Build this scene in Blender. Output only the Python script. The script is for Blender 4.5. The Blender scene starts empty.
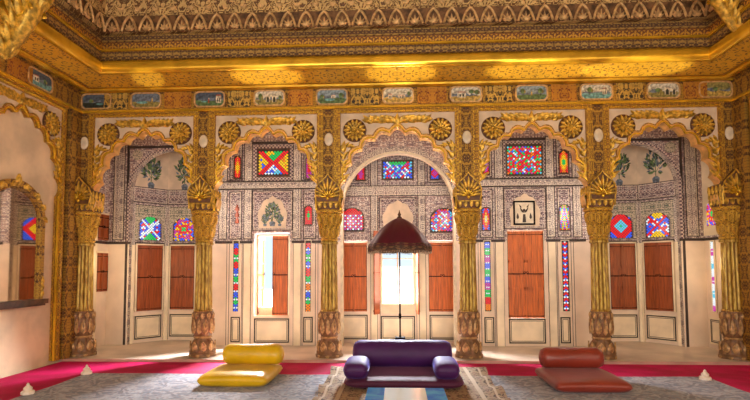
import bpy, math, random
from math import sin, cos, pi, radians, sqrt, atan2
from mathutils import Vector, Matrix, Euler

SC = bpy.context.scene
COL = SC.collection
random.seed(7)

# ------------------------------------------------------------------ materials
class NT:
    def __init__(s, name):
        s.m = bpy.data.materials.new(name); s.m.use_nodes = True
        s.t = s.m.node_tree; s.b = s.t.nodes['Principled BSDF']; s.out = s.t.nodes['Material Output']
        s.tc = None
    def n(s, typ, **kw):
        x = s.t.nodes.new(typ)
        for k, v in kw.items(): setattr(x, k, v)
        return x
    def put(s, sock, v):
        if isinstance(v, bpy.types.NodeSocket): s.t.links.new(v, sock)
        elif v is not None: sock.default_value = v
    def math(s, op, a, b=None, c=None, clamp=False):
        x = s.n('ShaderNodeMath', operation=op, use_clamp=clamp)
        s.put(x.inputs[0], a); s.put(x.inputs[1], b)
        if c is not None: s.put(x.inputs[2], c)
        return x.outputs[0]
    def xyz(s):
        if s.tc is None:
            s.tc = s.n('ShaderNodeTexCoord')
            sp = s.n('ShaderNodeSeparateXYZ'); s.t.links.new(s.tc.outputs['Object'], sp.inputs[0])
            s.sp = sp
        return s.sp.outputs[0], s.sp.outputs[1], s.sp.outputs[2]
    def vec(s, a, b, c=0.0):
        x = s.n('ShaderNodeCombineXYZ'); s.put(x.inputs[0], a); s.put(x.inputs[1], b); s.put(x.inputs[2], c)
        return x.outputs[0]
    def mix(s, f, a, b):
        x = s.n('ShaderNodeMix', data_type='RGBA')
        s.put(x.inputs[0], f)
        for sock, v in ((x.inputs[6], a), (x.inputs[7], b)):
            s.put(sock, (*v, 1) if isinstance(v, tuple) and len(v) == 3 else v)
        return x.outputs[2]
    def noise(s, vec, scale, detail=2.0, dist=0.0):
        x = s.n('ShaderNodeTexNoise'); s.put(x.inputs['Vector'], vec); x.inputs['Scale'].default_value = scale
        x.inputs['Detail'].default_value = detail; x.inputs['Distortion'].default_value = dist
        return x.outputs[0]
    def voro(s, vec, scale, rand=1.0, feature='F1'):
        x = s.n('ShaderNodeTexVoronoi', feature=feature); s.put(x.inputs['Vector'], vec)
        x.inputs['Scale'].default_value = scale; x.inputs['Randomness'].default_value = rand
        return x
    def smooth(s, v, lo, hi):
        x = s.n('ShaderNodeMapRange', interpolation_type='SMOOTHSTEP')
        s.put(x.inputs[0], v); x.inputs[1].default_value = lo; x.inputs[2].default_value = hi
        return x.outputs[0]
    def bump(s, h, strength=0.5, dist=0.01):
        x = s.n('ShaderNodeBump'); s.put(x.inputs['Height'], h)
        x.inputs['Strength'].default_value = strength; x.inputs['Distance'].default_value = dist
        s.t.links.new(x.outputs[0], s.b.inputs['Normal'])
    def uv(s, mode):
        x, y, z = s.xyz()
        if mode == 'wall': return s.math('ADD', x, y), z
        if mode == 'plan': return x, y
        if mode == 'round': return s.math('MULTIPLY', s.math('ARCTAN2', y, x), 0.12), z
    def fin(s, color, rough=0.5, metal=0.0):
        s.put(s.b.inputs['Base Color'], (*color, 1) if isinstance(color, tuple) and len(color) == 3 else color)
        s.put(s.b.inputs['Roughness'], rough); s.put(s.b.inputs['Metallic'], metal)
        return s.m

def damask(s, u, v, p, bands, freq):
    """mirrored, repeating scroll field in 0..1 (p = repeat length in metres)"""
    p = p * 2.2
    fu = s.math('PINGPONG', u, p / 2); fv = s.math('PINGPONG', s.math('ADD', v, 0.37 * p), p * 0.8)
    n = s.noise(s.vec(fu, fv, 3.1), freq * 2.2 / p, 1.5, 1.2)
    w = s.math('SINE', s.math('MULTIPLY', n, bands))
    return s.math('MULTIPLY_ADD', w, 0.5, 0.5), fu, fv

def plain(name, col, rough=0.6, metal=0.0, var=0.12, scale=6, bump=0.15, mode=None):
    s = NT(name); x, y, z = s.xyz()
    n = s.noise(s.tc.outputs['Object'], scale, 4.0)
    dark = tuple(c * (1 - var * 2) for c in col); lite = tuple(min(1, c * (1 + var)) for c in col)
    c = s.mix(s.smooth(n, 0.3, 0.7), dark, lite)
    if bump: s.bump(s.noise(s.tc.outputs['Object'], scale * 8, 3.0), bump, 0.004)
    return s.fin(c, rough, metal)

def relief(name, hi, lo, p=0.12, bands=16, freq=2.2, mode='wall', rough=0.38, metal=0.5, bump=0.8, thr=(0.25, 0.6), dist=0.008, third=None):
    s = NT(name); u, v = s.uv(mode)
    f, fu, fv = damask(s, u, v, p, bands, freq)
    k = s.smooth(f, *thr)
    big = s.noise(s.tc.outputs['Object'], 1.6, 3.0)
    fine = s.voro(s.vec(u, v), 5.0 / p * 1.6, 1.0).outputs['Distance']
    c = s.mix(k, lo, hi)
    if third:
        kk = s.smooth(s.math('SINE', s.math('MULTIPLY', s.math('ADD', fu, fv), 6.283 / p)), 0.45, 0.7)
        c = s.mix(s.math('MULTIPLY', kk, 0.75), c, third)
    c2 = s.n('ShaderNodeHueSaturation'); s.put(c2.inputs['Color'], c)
    s.put(c2.inputs['Value'], s.math('MULTIPLY_ADD', big, 0.7, 0.65)); c = c2.outputs[0]
    s.bump(s.math('ADD', k, s.math('MULTIPLY', fine, -0.5)), bump, dist)
    return s.fin(c, s.math('MULTIPLY_ADD', fine, 0.3, rough), s.math('MULTIPLY', k, metal) if metal else 0.0)

M = {}
GOLD = (0.66, 0.39, 0.04); GDEEP = (0.50, 0.22, 0.02)
M['gold'] = relief('gilded_relief', GOLD, (0.22, 0.085, 0.01), 0.05, 12, 2.0, rough=0.30, metal=0.55, bump=0.5, dist=0.004, thr=(0.1, 0.5))
M['gold_shine'] = plain('burnished_gold', (0.82, 0.49, 0.035), 0.26, 0.6, 0.14, 5, 0.2)
M['gold_cove'] = relief('gilded_cove', (0.74, 0.43, 0.04), (0.20, 0.085, 0.012), 0.14, 14, 3.0, 'plan', rough=0.25, metal=0.35, bump=0.35, thr=(0.1, 0.5), dist=0.006)
M['gold_dark'] = relief('brown_gold_scrollwork', (0.48, 0.27, 0.04), (0.085, 0.03, 0.008), 0.10, 18, 2.4, rough=0.4, metal=0.4, bump=0.7)
M['gold_red'] = relief('red_gold_scrollwork', (0.55, 0.25, 0.03), (0.20, 0.04, 0.01), 0.11, 16, 2.4, rough=0.4, metal=0.4, bump=0.7)
M['gold_black'] = relief('black_gold_scrollwork', (0.60, 0.38, 0.08), (0.03, 0.022, 0.012), 0.12, 18, 2.6, rough=0.4, metal=0.4, bump=0.7)
M['gold_leaf'] = plain('gold_leaf_carving', (0.68, 0.41, 0.055), 0.38, 0.45, 0.30, 22, 0.5)
def shaftmat():
    s = NT('worn_gold_shaft_shaded_flutes'); x, y, z = s.xyz()
    a = s.math('ARCTAN2', y, x)
    st = s.math('ABSOLUTE', s.math('SINE', s.math('MULTIPLY', a, 6.0)))
    n = s.noise(s.vec(x, y, s.math('MULTIPLY', z, 0.35)), 26, 4.0)
    wear = s.smooth(n, 0.35, 0.62)
    c = s.mix(wear, (0.30, 0.17, 0.03), (0.56, 0.38, 0.07))
    c = s.mix(s.smooth(st, 0.10, 0.34), (0.15, 0.075, 0.015), c)  # flute grooves darkened in the colour to deepen their shade
    s.bump(n, 0.4, 0.004)
    return s.fin(c, 0.42, 0.35)
M['shaft'] = shaftmat()
M['capital'] = relief('gold_capital', (0.70, 0.42, 0.05), (0.20, 0.09, 0.015), 0.05, 16, 2.2, 'round', rough=0.34, metal=0.5, bump=0.8)
M['stone_gold'] = plain('faded_painted_stone', (0.22, 0.11, 0.045), 0.5, 0.05, 0.2, 18, 0.5)
M['petal'] = plain('gilded_stone_petal', (0.50, 0.30, 0.12), 0.42, 0.25, 0.25, 24, 0.5)
M['ground'] = plain('relief_shade_brown', (0.14, 0.055, 0.015), 0.5, 0.1, 0.2, 20, 0.3)  # dark colour behind carved leaves, painted in as their crevice shade
M['cove_floral'] = relief('floral_cove', (0.66, 0.44, 0.17), (0.15, 0.065, 0.018), 0.24, 24, 3.2, rough=0.45, metal=0.35, bump=1.0, dist=0.015)
M['band_a'] = relief('cornice_band', (0.66, 0.36, 0.05), (0.16, 0.055, 0.012), 0.07, 12, 1.8, rough=0.38, metal=0.6, bump=0.6)
M['band_b'] = relief('cornice_band_dark', (0.50, 0.32, 0.09), (0.09, 0.04, 0.02), 0.05, 12, 1.8, rough=0.4, metal=0.5, bump=0.6)
M['lotus'] = plain('pale_gilded_stucco', (0.72, 0.46, 0.20), 0.4, 0.35, 0.2, 20, 0.4)
M['lotus_brown'] = plain('brown_painted_ground', (0.17, 0.08, 0.03), 0.5, 0.1, 0.35, 14, 0.4)
M['plaster'] = plain('cream_plaster', (0.74, 0.57, 0.37), 0.75, 0, 0.12, 2.2, 0.2)
M['spandrel'] = plain('pinkish_cream_stucco', (0.72, 0.56, 0.40), 0.6, 0, 0.08, 5, 0.1)
M['arch_edge'] = plain('gilded_cream_moulding', (0.85, 0.48, 0.15), 0.38, 0.45, 0.15, 8, 0.2)
M['medal'] = plain('white_marble_medallion', (0.74, 0.63, 0.46), 0.35, 0, 0.08, 12, 0.0)
M['wood_dark'] = plain('dark_wood', (0.10, 0.045, 0.02), 0.5, 0, 0.3, 8, 0.3)
M['iron'] = plain('black_iron', (0.012, 0.01, 0.012), 0.9, 0.0, 0.1, 8, 0)
M['iron'].node_tree.nodes['Principled BSDF'].inputs['Specular IOR Level'].default_value = 0.05
M['border'] = plain('dark_brown_border_paint', (0.05, 0.03, 0.025), 0.6, 0, 0.2, 10, 0)
M['cream'] = plain('cream_paint', (0.88, 0.73, 0.52), 0.55, 0, 0.08, 3, 0.1)
M['marble_floor'] = plain('worn_marble_floor', (0.62, 0.50, 0.40), 0.38, 0, 0.14, 1.6, 0.1)
M['step_edge'] = plain('pink_stone_step', (0.55, 0.30, 0.24), 0.6, 0, 0.1, 4, 0.1)
M['weight'] = plain('white_marble_weight', (0.85, 0.74, 0.62), 0.35, 0, 0.06, 20, 0.1)
M['outside'] = plain('sunlit_stone', (0.85, 0.82, 0.80), 0.8, 0, 0.05, 2, 0)

def fresco(name, hi, lo, third, p=0.11, zsplit=None, lower=None, bands=20):
    s = NT(name); u, v = s.uv('wall')
    f, fu, fv = damask(s, u, v, p, bands, 3.0)
    k = s.smooth(f, 0.38, 0.62)
    dots = s.smooth(s.voro(s.vec(u, v), 34, 0.25).outputs['Distance'], 0.22, 0.34)
    c = s.mix(s.math('MULTIPLY', k, s.math('MULTIPLY_ADD', dots, 0.6, 0.4)), lo, hi)
    g = s.smooth(s.noise(s.vec(s.math('PINGPONG', u, p / 2), fv, 8.0), 2.2 / p, 0), 0.56, 0.66)
    c = s.mix(s.math('MULTIPLY', g, 0.7), c, third)
    if zsplit is not None:
        up = s.math('GREATER_THAN', v, zsplit)
        n = s.noise(s.tc.outputs['Object'], 2.5, 4.0)
        low = s.mix(s.smooth(n, 0.3, 0.7), tuple(q * 0.82 for q in lower), lower)
        c = s.mix(up, low, c)
    return s.fin(c, 0.6, 0.0)
CREAM = (0.88, 0.70, 0.55)
M['fresco_wall'] = fresco('painted_plaster_wall', (0.80, 0.69, 0.60), (0.22, 0.15, 0.17), (0.40, 0.25, 0.22), 0.13, 1.645, CREAM)
M['fresco_a'] = fresco('mauve_fresco', (0.66, 0.55, 0.49), (0.10, 0.06, 0.08), (0.30, 0.13, 0.13), 0.10)
M['fresco_b'] = fresco('grey_lattice_fresco', (0.80, 0.70, 0.58), (0.18, 0.14, 0.15), (0.50, 0.40, 0.33), 0.08)
M['fresco_g'] = fresco('green_flower_fresco', (0.66, 0.56, 0.42), (0.13, 0.14, 0.12), (0.12, 0.20, 0.13), 0.10, bands=14)

def rail(name, c1, c2):  # alternating diamonds
    s = NT(name); u, v = s.uv('wall')
    ch = s.math('MULTIPLY', s.math('SINE', s.math('MULTIPLY', u, 110)), s.math('SINE', s.math('MULTIPLY', v, 110)))
    return s.fin(s.mix(s.smooth(ch, -0.15, 0.15), c1, c2), 0.6)
M['rail'] = rail('checked_border_paint', (0.11, 0.06, 0.09), (0.62, 0.50, 0.42))

def shutter_mat(name, col):
    s = NT(name); x, y, z = s.xyz()
    g = s.noise(s.vec(s.math('MULTIPLY', x, 30), y, s.math('MULTIPLY', z, 2)), 1.6, 4.0, 0.5)
    c = s.mix(s.smooth(g, 0.25, 0.75), tuple(q * 0.5 for q in col), col)
    s.bump(g, 0.3, 0.003)
    return s.fin(c, 0.45)
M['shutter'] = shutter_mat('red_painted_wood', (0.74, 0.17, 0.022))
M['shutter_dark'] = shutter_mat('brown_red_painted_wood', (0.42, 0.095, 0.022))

def cloth(name, col, sheen, scol, rough=0.6, fold=0.3, coat=0.0):
    s = NT(name); x, y, z = s.xyz()
    n = s.noise(s.tc.outputs['Object'], 5, 3.0)
    c = s.mix(s.smooth(n, 0.3, 0.7), tuple(q * 0.8 for q in col), col)
    s.bump(s.math('ADD', n, s.math('MULTIPLY', s.noise(s.tc.outputs['Object'], 160, 1.0), 0.08)), fold, 0.02)
    s.b.inputs['Sheen Weight'].default_value = sheen; s.b.inputs['Sheen Tint'].default_value = (*scol, 1)
    s.b.inputs['Sheen Roughness'].default_value = 0.35
    s.b.inputs['Coat Weight'].default_value = coat; s.b.inputs['Coat Roughness'].default_value = 0.35
    return s.fin(c, rough)
M['yellow'] = cloth('yellow_satin', (0.74, 0.46, 0.008), 0.1, (1, 0.95, 0.8), 0.34, 0.25)
M['rust'] = cloth('rust_satin', (0.27, 0.036, 0.02), 0.15, (1, 0.8, 0.8), 0.34, 0.25)
M['purple'] = cloth('aubergine_velvet', (0.055, 0.003, 0.09), 0.4, (0.25, 0.22, 1.0), 0.62, 0.35)  # blue sheen tint stands in for cool window light on the velvet
M['plum'] = cloth('plum_velvet', (0.075, 0.006, 0.04), 0.2, (0.7, 0.3, 0.6), 0.68, 0.4)
M['canopy'] = cloth('crimson_velvet', (0.085, 0.002, 0.018), 0.15, (0.9, 0.4, 0.4), 0.5, 0.3)
M['canopy_hem'] = relief('gold_embroidered_hem', (0.20, 0.10, 0.045), (0.05, 0.02, 0.012), 0.05, 12, 2, 'round', rough=0.5, metal=0.3, bump=0.4)
M['fringe'] = plain('ivory_fringe', (0.55, 0.40, 0.28), 0.7, 0, 0.3, 60, 0.3)

def carpet_red():
    s = NT('crimson_carpet'); x, y, z = s.xyz()
    n = s.noise(s.tc.outputs['Object'], 3, 4.0); f = s.noise(s.tc.outputs['Object'], 260, 1.0)
    c = s.mix(s.smooth(n, 0.3, 0.7), (0.36, 0.0, 0.045), (0.54, 0.0, 0.09))
    s.bump(f, 0.4, 0.003); s.b.inputs['Specular IOR Level'].default_value = 0.2
    return s.fin(c, 0.8)
M['carpet_red'] = carpet_red()
def dhurrie():
    s = NT('faded_blue_grey_weave'); x, y, z = s.xyz()
    u, v = s.uv('plan'); f, fu, fv = damask(s, u, v, 0.35, 16, 2.5)
    n = s.noise(s.tc.outputs['Object'], 9, 5.0, 0.8); st = s.noise(s.vec(s.math('MULTIPLY', x, 2), s.math('MULTIPLY', y, 34)), 1.0, 3.0)
    c = s.mix(s.smooth(f, 0.3, 0.7), (0.21, 0.225, 0.27), (0.41, 0.43, 0.49))
    c = s.mix(s.math('MULTIPLY', s.smooth(n, 0.42, 0.6), 0.55), c, (0.16, 0.21, 0.29))
    c = s.mix(s.math('MULTIPLY', s.smooth(s.noise(s.tc.outputs['Object'], 40, 3.0), 0.5, 0.65), 0.5), c, (0.30, 0.17, 0.14))
    c = s.mix(s.math('MULTIPLY', s.smooth(st, 0.5, 0.7), 0.3), c, (0.56, 0.54, 0.54))
    s.bump(st, 0.4, 0.004)
    return s.fin(c, 0.85)
M['dhurrie'] = dhurrie()
def rugmat():
    s = NT('brown_patterned_rug_weave'); x, y, z = s.xyz(); u, v = s.uv('plan')
    f, fu, fv = damask(s, u, v, 0.16, 16, 2.4)
    c = s.mix(s.smooth(f, 0.42, 0.6), (0.07, 0.04, 0.025), (0.34, 0.23, 0.13))
    d = s.voro(s.vec(u, v), 16, 0.2).outputs['Distance']
    c = s.mix(s.math('MULTIPLY', s.smooth(d, 0.36, 0.2), 0.6), c, (0.22, 0.09, 0.06))
    # border stripes near the long edges
    e = s.math('ABSOLUTE', s.math('SUBTRACT', x, 0.11))
    b1 = s.math('COMPARE', e, 0.70, 0.022); b2 = s.math('COMPARE', e, 0.84, 0.012)
    c = s.mix(s.math('MAXIMUM', b1, b2), c, (0.50, 0.38, 0.26))
    s.bump(f, 0.4, 0.004)
    return s.fin(c, 0.85)
M['rug'] = rugmat()
def tabletop():
    s = NT('blue_lacquer_glass'); x, y, z = s.xyz()
    n = s.noise(s.tc.outputs['Object'], 9, 4.0, 0.6)
    c = s.mix(s.smooth(n, 0.35, 0.7), (0.01, 0.22, 0.92), (0.08, 0.50, 1.0))
    s.b.inputs['Specular IOR Level'].default_value = 0.15
    return s.fin(c, 0.4)
M['blue'] = tabletop()
M['painted_reflection'] = plain('painted_window_reflection', (0.88, 0.96, 1.0), 0.15, 0, 0.02, 5, 0)  # pale colour stands in for glare on the table glass
s = NT('mirror_silver'); M['mirror'] = s.fin((0.82, 0.76, 0.66), 0.04, 1.0)

GL = {'r': (0.9, 0.02, 0.03), 'b': (0.05, 0.13, 0.9), 'g': (0.02, 0.62, 0.12), 'y': (1.0, 0.62, 0.02), 'w': (0.85, 0.93, 1.0),
      'm': (0.62, 0.06, 0.40), 'o': (1.0, 0.25, 0.02), 'c': (0.15, 0.65, 0.85)}
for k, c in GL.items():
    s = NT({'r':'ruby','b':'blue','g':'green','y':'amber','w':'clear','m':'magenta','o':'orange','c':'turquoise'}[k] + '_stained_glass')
    s.b.inputs['Emission Color'].default_value = (*c, 1); s.b.inputs['Emission Strength'].default_value = 0.95  # panes glow by themselves in place of daylight from behind
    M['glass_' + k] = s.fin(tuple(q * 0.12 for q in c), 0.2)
PAINT = {'sky': (0.30, 0.38, 0.42), 'dusk': (0.08, 0.11, 0.15), 'pale': (0.66, 0.62, 0.50), 'green': (0.13, 0.22, 0.08), 'olive': (0.30, 0.26, 0.08),
         'yellow': (0.62, 0.42, 0.10), 'house': (0.75, 0.66, 0.50), 'red': (0.42, 0.08, 0.03), 'water': (0.18, 0.42, 0.42), 'dark': (0.03, 0.04, 0.03), 'hill': (0.16, 0.20, 0.26)}
for k, c in PAINT.items(): M['p_' + k] = plain('picture_paint_' + k, c, 0.4, 0, 0.3, 30, 0)

# ------------------------------------------------------------------ mesh builder
class MB:
    def __init__(s): s.v = []; s.f = []; s.mi = []; s.mats = []
    def slot(s, m):
        if m is None: return 0
        if m not in s.mats: s.mats.append(m)
        return s.mats.index(m)
    def add(s, vs, fs, m=None):
        o = len(s.v); s.v += [tuple(q) for q in vs]; k = s.slot(m)
        for f in fs: s.f.append(tuple(o + i for i in f)); s.mi.append(k)
        return s
    def box(s, x0, x1, y0, y1, z0, z1, m=None):
        vs = [(x, y, z) for z in (z0, z1) for y in (y0, y1) for x in (x0, x1)]
        return s.add(vs, [(0, 2, 3, 1), (4, 5, 7, 6), (0, 1, 5, 4), (2, 6, 7, 3), (0, 4, 6, 2), (1, 3, 7, 5)], m)
    def prism(s, pts, y0, y1, m=None, mside=None):
        """closed outline in x,z (any winding) extruded along y"""
        a = sum(p[0] * q[1] - q[0] * p[1] for p, q in zip(pts, pts[1:] + pts[:1]))
        if a < 0: pts = pts[::-1]
        n = len(pts)
        vs = [(x, y0, z) for x, z in pts] + [(x, y1, z) for x, z in pts]
        s.add(vs, [tuple(range(n)), tuple(range(2 * n - 1, n - 1, -1))], m)
        return s.add(vs, [(i, i + n, (i + 1) % n + n, (i + 1) % n) for i in range(n)], mside or m)
    def band(s, A, B, y0, y1, m=None):
        """strip between two open x,z polylines, raised from y1 (back) to y0 (front)"""
        n = len(A); vs = [(x, y0, z) for x, z in A] + [(x, y0, z) for x, z in B] + [(x, y1, z) for x, z in A] + [(x, y1, z) for x, z in B]
        fs = []
        for i in range(n - 1):
            fs += [(i, i + 1, n + i + 1, n + i), (2 * n + i, 2 * n + i + 1, i + 1, i), (n + i, n + i + 1, 3 * n + i + 1, 3 * n + i), (3 * n + i, 3 * n + i + 1, 2 * n + i + 1, 2 * n + i)]
        fs += [(0, n, 3 * n, 2 * n), (n - 1, 3 * n - 1, 4 * n - 1, 2 * n - 1)]
        return s.add(vs, fs, m)
    def lathe(s, prof, seg=32, m=None, flute=None, c=(0, 0, 0), cap=True, square=0.0):
        """prof: (r, z[, flute depth]); flute: count; square: 0 round .. 1 square section"""
        vs = []
        for pr in prof:
            r, z = pr[0], pr[1]; fd = pr[2] if len(pr) > 2 else 0; sq = pr[3] if len(pr) > 3 else square
            for i in range(seg):
                a = 2 * pi * i / seg; rr = r
                if flute and fd: rr *= 1 - fd * (1 - abs(sin(flute * a / 2)))
                if sq: rr *= (1 - sq) + sq / max(abs(cos(a)), abs(sin(a)))
                vs.append((c[0] + rr * cos(a), c[1] + rr * sin(a), c[2] + z))
        n = len(prof); fs = [(k * seg + i, k * seg + (i + 1) % seg, (k + 1) * seg + (i + 1) % seg, (k + 1) * seg + i) for k in range(n - 1) for i in range(seg)]
        if cap: fs += [tuple(range(seg - 1, -1, -1)), tuple((n - 1) * seg + i for i in range(seg))]
        return s.add(vs, fs, m)
    def tube(s, path, r, seg=8, m=None, closed=False):
        P = [Vector(p) for p in path]; n = len(P); vs = []
        up = Vector((0.13, 0.21, 0.97))
        for i, p in enumerate(P):
            a = P[(i - 1) % n] if (i or closed) else p; b = P[(i + 1) % n] if (i < n - 1 or closed) else p
            t = (b - a).normalized(); x = t.cross(up)
            if x.length < 0.05: x = t.cross(Vector((0, 1, 0)))
            x.normalize(); y = t.cross(x)
            rr = r[i] if isinstance(r, (list, tuple)) else r
            vs += [p + (x * cos(2 * pi * k / seg) + y * sin(2 * pi * k / seg)) * rr for k in range(seg)]
        L = n if closed else n - 1
        fs = [(i * seg + k, ((i + 1) % n) * seg + k, ((i + 1) % n) * seg + (k + 1) % seg, i * seg + (k + 1) % seg) for i in range(L) for k in range(seg)]
        if not closed: fs += [tuple(range(seg)), tuple((n - 1) * seg + k for k in range(seg - 1, -1, -1))]
        return s.add(vs, fs, m)
    def ball(s, c, rx, ry, rz, m=None, seg=14, rings=8, mat=None):
        vs = []; 
        for j in range(rings + 1):
            t = pi * j / rings
            for i in range(seg):
                a = 2 * pi * i / seg; v = Vector((rx * sin(t) * cos(a), ry * sin(t) * sin(a), rz * cos(t)))
                if mat: v = mat @ v
                vs.append(v + Vector(c))
        fs = [(j * seg + i, (j + 1) * seg + i, (j + 1) * seg + (i + 1) % seg, j * seg + (i + 1) % seg) for j in range(rings) for i in range(seg)]
        return s.add(vs, fs, m)
    def leaf(s, x, z, ang, L, W, T, y=0.0, m=None, curl=0.0, mat=None, nl=7, tip=0.55):
        """domed pointed leaf lying on the plane y, front -y; ang measured from +x; curl bends it"""
        vs = []; nw = 4
        for i in range(nl + 1):
            t = i / nl; w = W * 0.5 * (sin(pi * min(1, t ** tip)) ** 0.8 if 0 < t < 1 else 0.02)
            a = ang + curl * t; 
            px = x + L * (sin(ang + curl * t) - sin(ang)) / curl if abs(curl) > 1e-3 else x + L * t * cos(ang)
            pz = z - L * (cos(ang + curl * t) - cos(ang)) / curl if abs(curl) > 1e-3 else z + L * t * sin(ang)
            for j in range(nw + 1):
                q = 2 * j / nw - 1
                h = T * sqrt(max(0, 1 - q * q)) * (0.35 + 0.65 * sin(pi * min(1, t + 0.1))) * (0.75 if j == nw // 2 else 1) + (T * 0.5 * t * t if 0 < j < nw else 0)
                v = Vector((px - sin(a) * w * q, y - h, pz + cos(a) * w * q))
                vs.append(mat @ v if mat else v)
        k = nw + 1
        fs = [(i * k + j, i * k + j + 1, (i + 1) * k + j + 1, (i + 1) * k + j) for i in range(nl) for j in range(nw)]
        fs += [(i * k + nw, i * k, (i + 1) * k, (i + 1) * k + nw) for i in range(nl)]
        return s.add(vs, fs, m)
    def build(s, name, mat=None, parent=None, smooth=True, loc=None, rot=None):
        me = bpy.data.meshes.new(name); me.from_pydata(s.v, [], s.f)
        mats = [mat] if not s.mats else [(q if isinstance(q, bpy.types.Material) else M[q]) if q else mat for q in s.mats]
        for q in mats: me.materials.append(M[q] if isinstance(q, str) else q)
        me.polygons.foreach_set('material_index', s.mi)
        me.update(); me.validate()
        if smooth:
            me.polygons.foreach_set('use_smooth', [True] * len(me.polygons))
            try: me.set_sharp_from_angle(angle=radians(38))
            except Exception: pass
        o = bpy.data.objects.new(name, me); COL.objects.link(o)
        if parent: o.parent = parent
        if loc: o.location = loc
        if rot is not None: o.rotation_euler = (0, 0, rot)
        return o

def tag(o, label=None, cat=None, group=None, kind=None):
    if label: o['label'] = label
    if cat: o['category'] = cat
    if group: o['group'] = group
    if kind: o['kind'] = kind
    return o
def thing(name, label, cat, loc=(0, 0, 0), rz=0, group=None):
    o = bpy.data.objects.new(name, None); COL.objects.link(o); o.location = loc; o.rotation_euler = (0, 0, rz)
    o.empty_display_size = 0.1
    return tag(o, label, cat, group)
def struct(o): o['kind'] = 'structure'; return o
def dup(root, loc, rz=None, label=None, group=None):
    def rec(o, p):
        c = o.copy(); COL.objects.link(c)
        if p: c.parent = p
        for ch in list(o.children):
            if ch.name in done or True: rec(ch, c)
        return c
    done = set()
    r = rec(root, None); r.location = loc
    if rz is not None: r.rotation_euler = (0, 0, rz)
    if label: r['label'] = label
    if group: r['group'] = group
    return r

# ------------------------------------------------------------------ plan of the place (metres)
WX = 4.6          # side walls
AY = 7.0          # arcade line
GY = 7.95         # gallery back wall
COLX = [-4.5, -2.757, -0.965, 0.965, 2.757, 4.5]
BAYX = [-3.63, -1.86, 0.0, 1.86, 3.63]
FZ0, FZ1 = 3.47, 3.80

# ---- floors
struct(MB().box(-WX - 0.2, WX + 0.2, -3.1, 6.76, -0.25, -0.05).build('floor', 'marble_floor'))
g = MB().box(-4.95, 4.95, 6.72, 9.0, -0.25, -0.002, 'marble_floor').box(-WX, WX, 6.705, 6.72, -0.05, -0.002, 'step_edge')
struct(g.build('floor_gallery', 'marble_floor'))
rc = MB().box(-WX + 0.01, WX - 0.01, -3.0, 6.70, -0.05, -0.036).build('red_carpet', 'carpet_red')
tag(rc, 'plain crimson carpet laid wall to wall up to the gallery step', 'carpet')
def wavy_sheet(x0, x1, y0, y1, z, th, nx, ny, amp=0.0, edge=0.0, seed=0, lift=0.0):
    r = random.Random(seed); mb = MB(); vs = []
    ph = [r.uniform(0, 6.28) for _ in range(8)]
    for k in (1, 0):
        for j in range(ny + 1):
            for i in range(nx + 1):
                x = x0 + (x1 - x0) * i / nx; y = y0 + (y1 - y0) * j / ny
                h = amp * (0.5 + 0.25 * sin(x * 9 + ph[0] + 2 * sin(y * 3)) + 0.25 * sin(y * 11 + ph[1] + sin(x * 5)))
                if i == 0: x += edge * sin(y * 7 + ph[2])
                if i == nx: x += edge * sin(y * 6 + ph[3])
                if j == ny: y += edge * sin(x * 5 + ph[4])
                ex = max(0, 1 - min(i, nx - i) / (nx * 0.12))
                h += lift * ex * (0.5 + 0.5 * sin(y * 13 + ph[5]))
                vs.append((x, y, z + h + (th if k else 0)))
    a = (nx + 1) * (ny + 1); w = nx + 1; fs = []
    for j in range(ny):
        for i in range(nx):
            q = j * w + i; fs += [(q, q + 1, q + w + 1, q + w), (a + q, a + q + w, a + q + w + 1, a + q + 1)]
    ring = [i for i in range(w)] + [j * w + nx for j in range(1, ny + 1)] + [ny * w + i for i in range(nx - 1, -1, -1)] + [j * w for j in range(ny - 1, 0, -1)]
    fs += [(ring[i], a + ring[i], a + ring[(i + 1) % len(ring)], ring[(i + 1) % len(ring)]) for i in range(len(ring))]
    return mb.add(vs, fs)
tag(wavy_sheet(-3.72, 3.48, -2.6, 5.93, -0.0355, 0.008, 60, 60, 0.0, 0.012, 3).build('floor_rug', 'dhurrie'),
    'large faded blue-grey flatweave rug covering the middle of the crimson carpet', 'rug')
rg = thing('fringed_rug', 'brown and cream patterned rug with rumpled edges under the purple seat', 'rug', (0, 0, 0))
wavy_sheet(-0.80, 1.02, 4.3, 6.36, -0.027, 0.008, 60, 70, 0.003, 0.02, 11, 0.05).build('weave', 'rug', rg)
fr = MB(); r = random.Random(4)
for k in range(95):
    x = -0.78 + 1.78 * k / 94
    fr.tube([(x, 6.355, -0.019), (x + r.uniform(-.008, .008), 6.40, -0.023)], 0.003, 4)
fr.build('fringe', 'fringe', rg)

# ---- side walls, rear wall, ceilings
struct(MB().box(-WX - 0.25, -WX - 0.05, -3.2, 7.05, -0.1, 5.2).build('wall_left', 'plaster'))
struct(MB().box(WX + 0.05, WX + 0.25, -3.2, 7.05, -0.1, 5.2).build('wall_right', 'plaster'))
struct(MB().box(-WX - 0.25, WX + 0.25, -3.4, -3.2, -0.1, 5.2).build('wall_rear', 'plaster'))
struct(MB().box(-WX - 0.3, WX + 0.3, -3.4, 7.4, 5.12, 5.25).build('ceiling', 'cove_floral'))
struct(MB().box(-5.0, 5.0, 7.10, 9.1, 3.46, 3.60).build('ceiling_gallery', 'cream'))
struct(MB().box(-WX - 0.1, WX + 0.1, 7.12, 7.3, 3.55, 5.2).build('wall_upper', 'plaster'))

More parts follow.
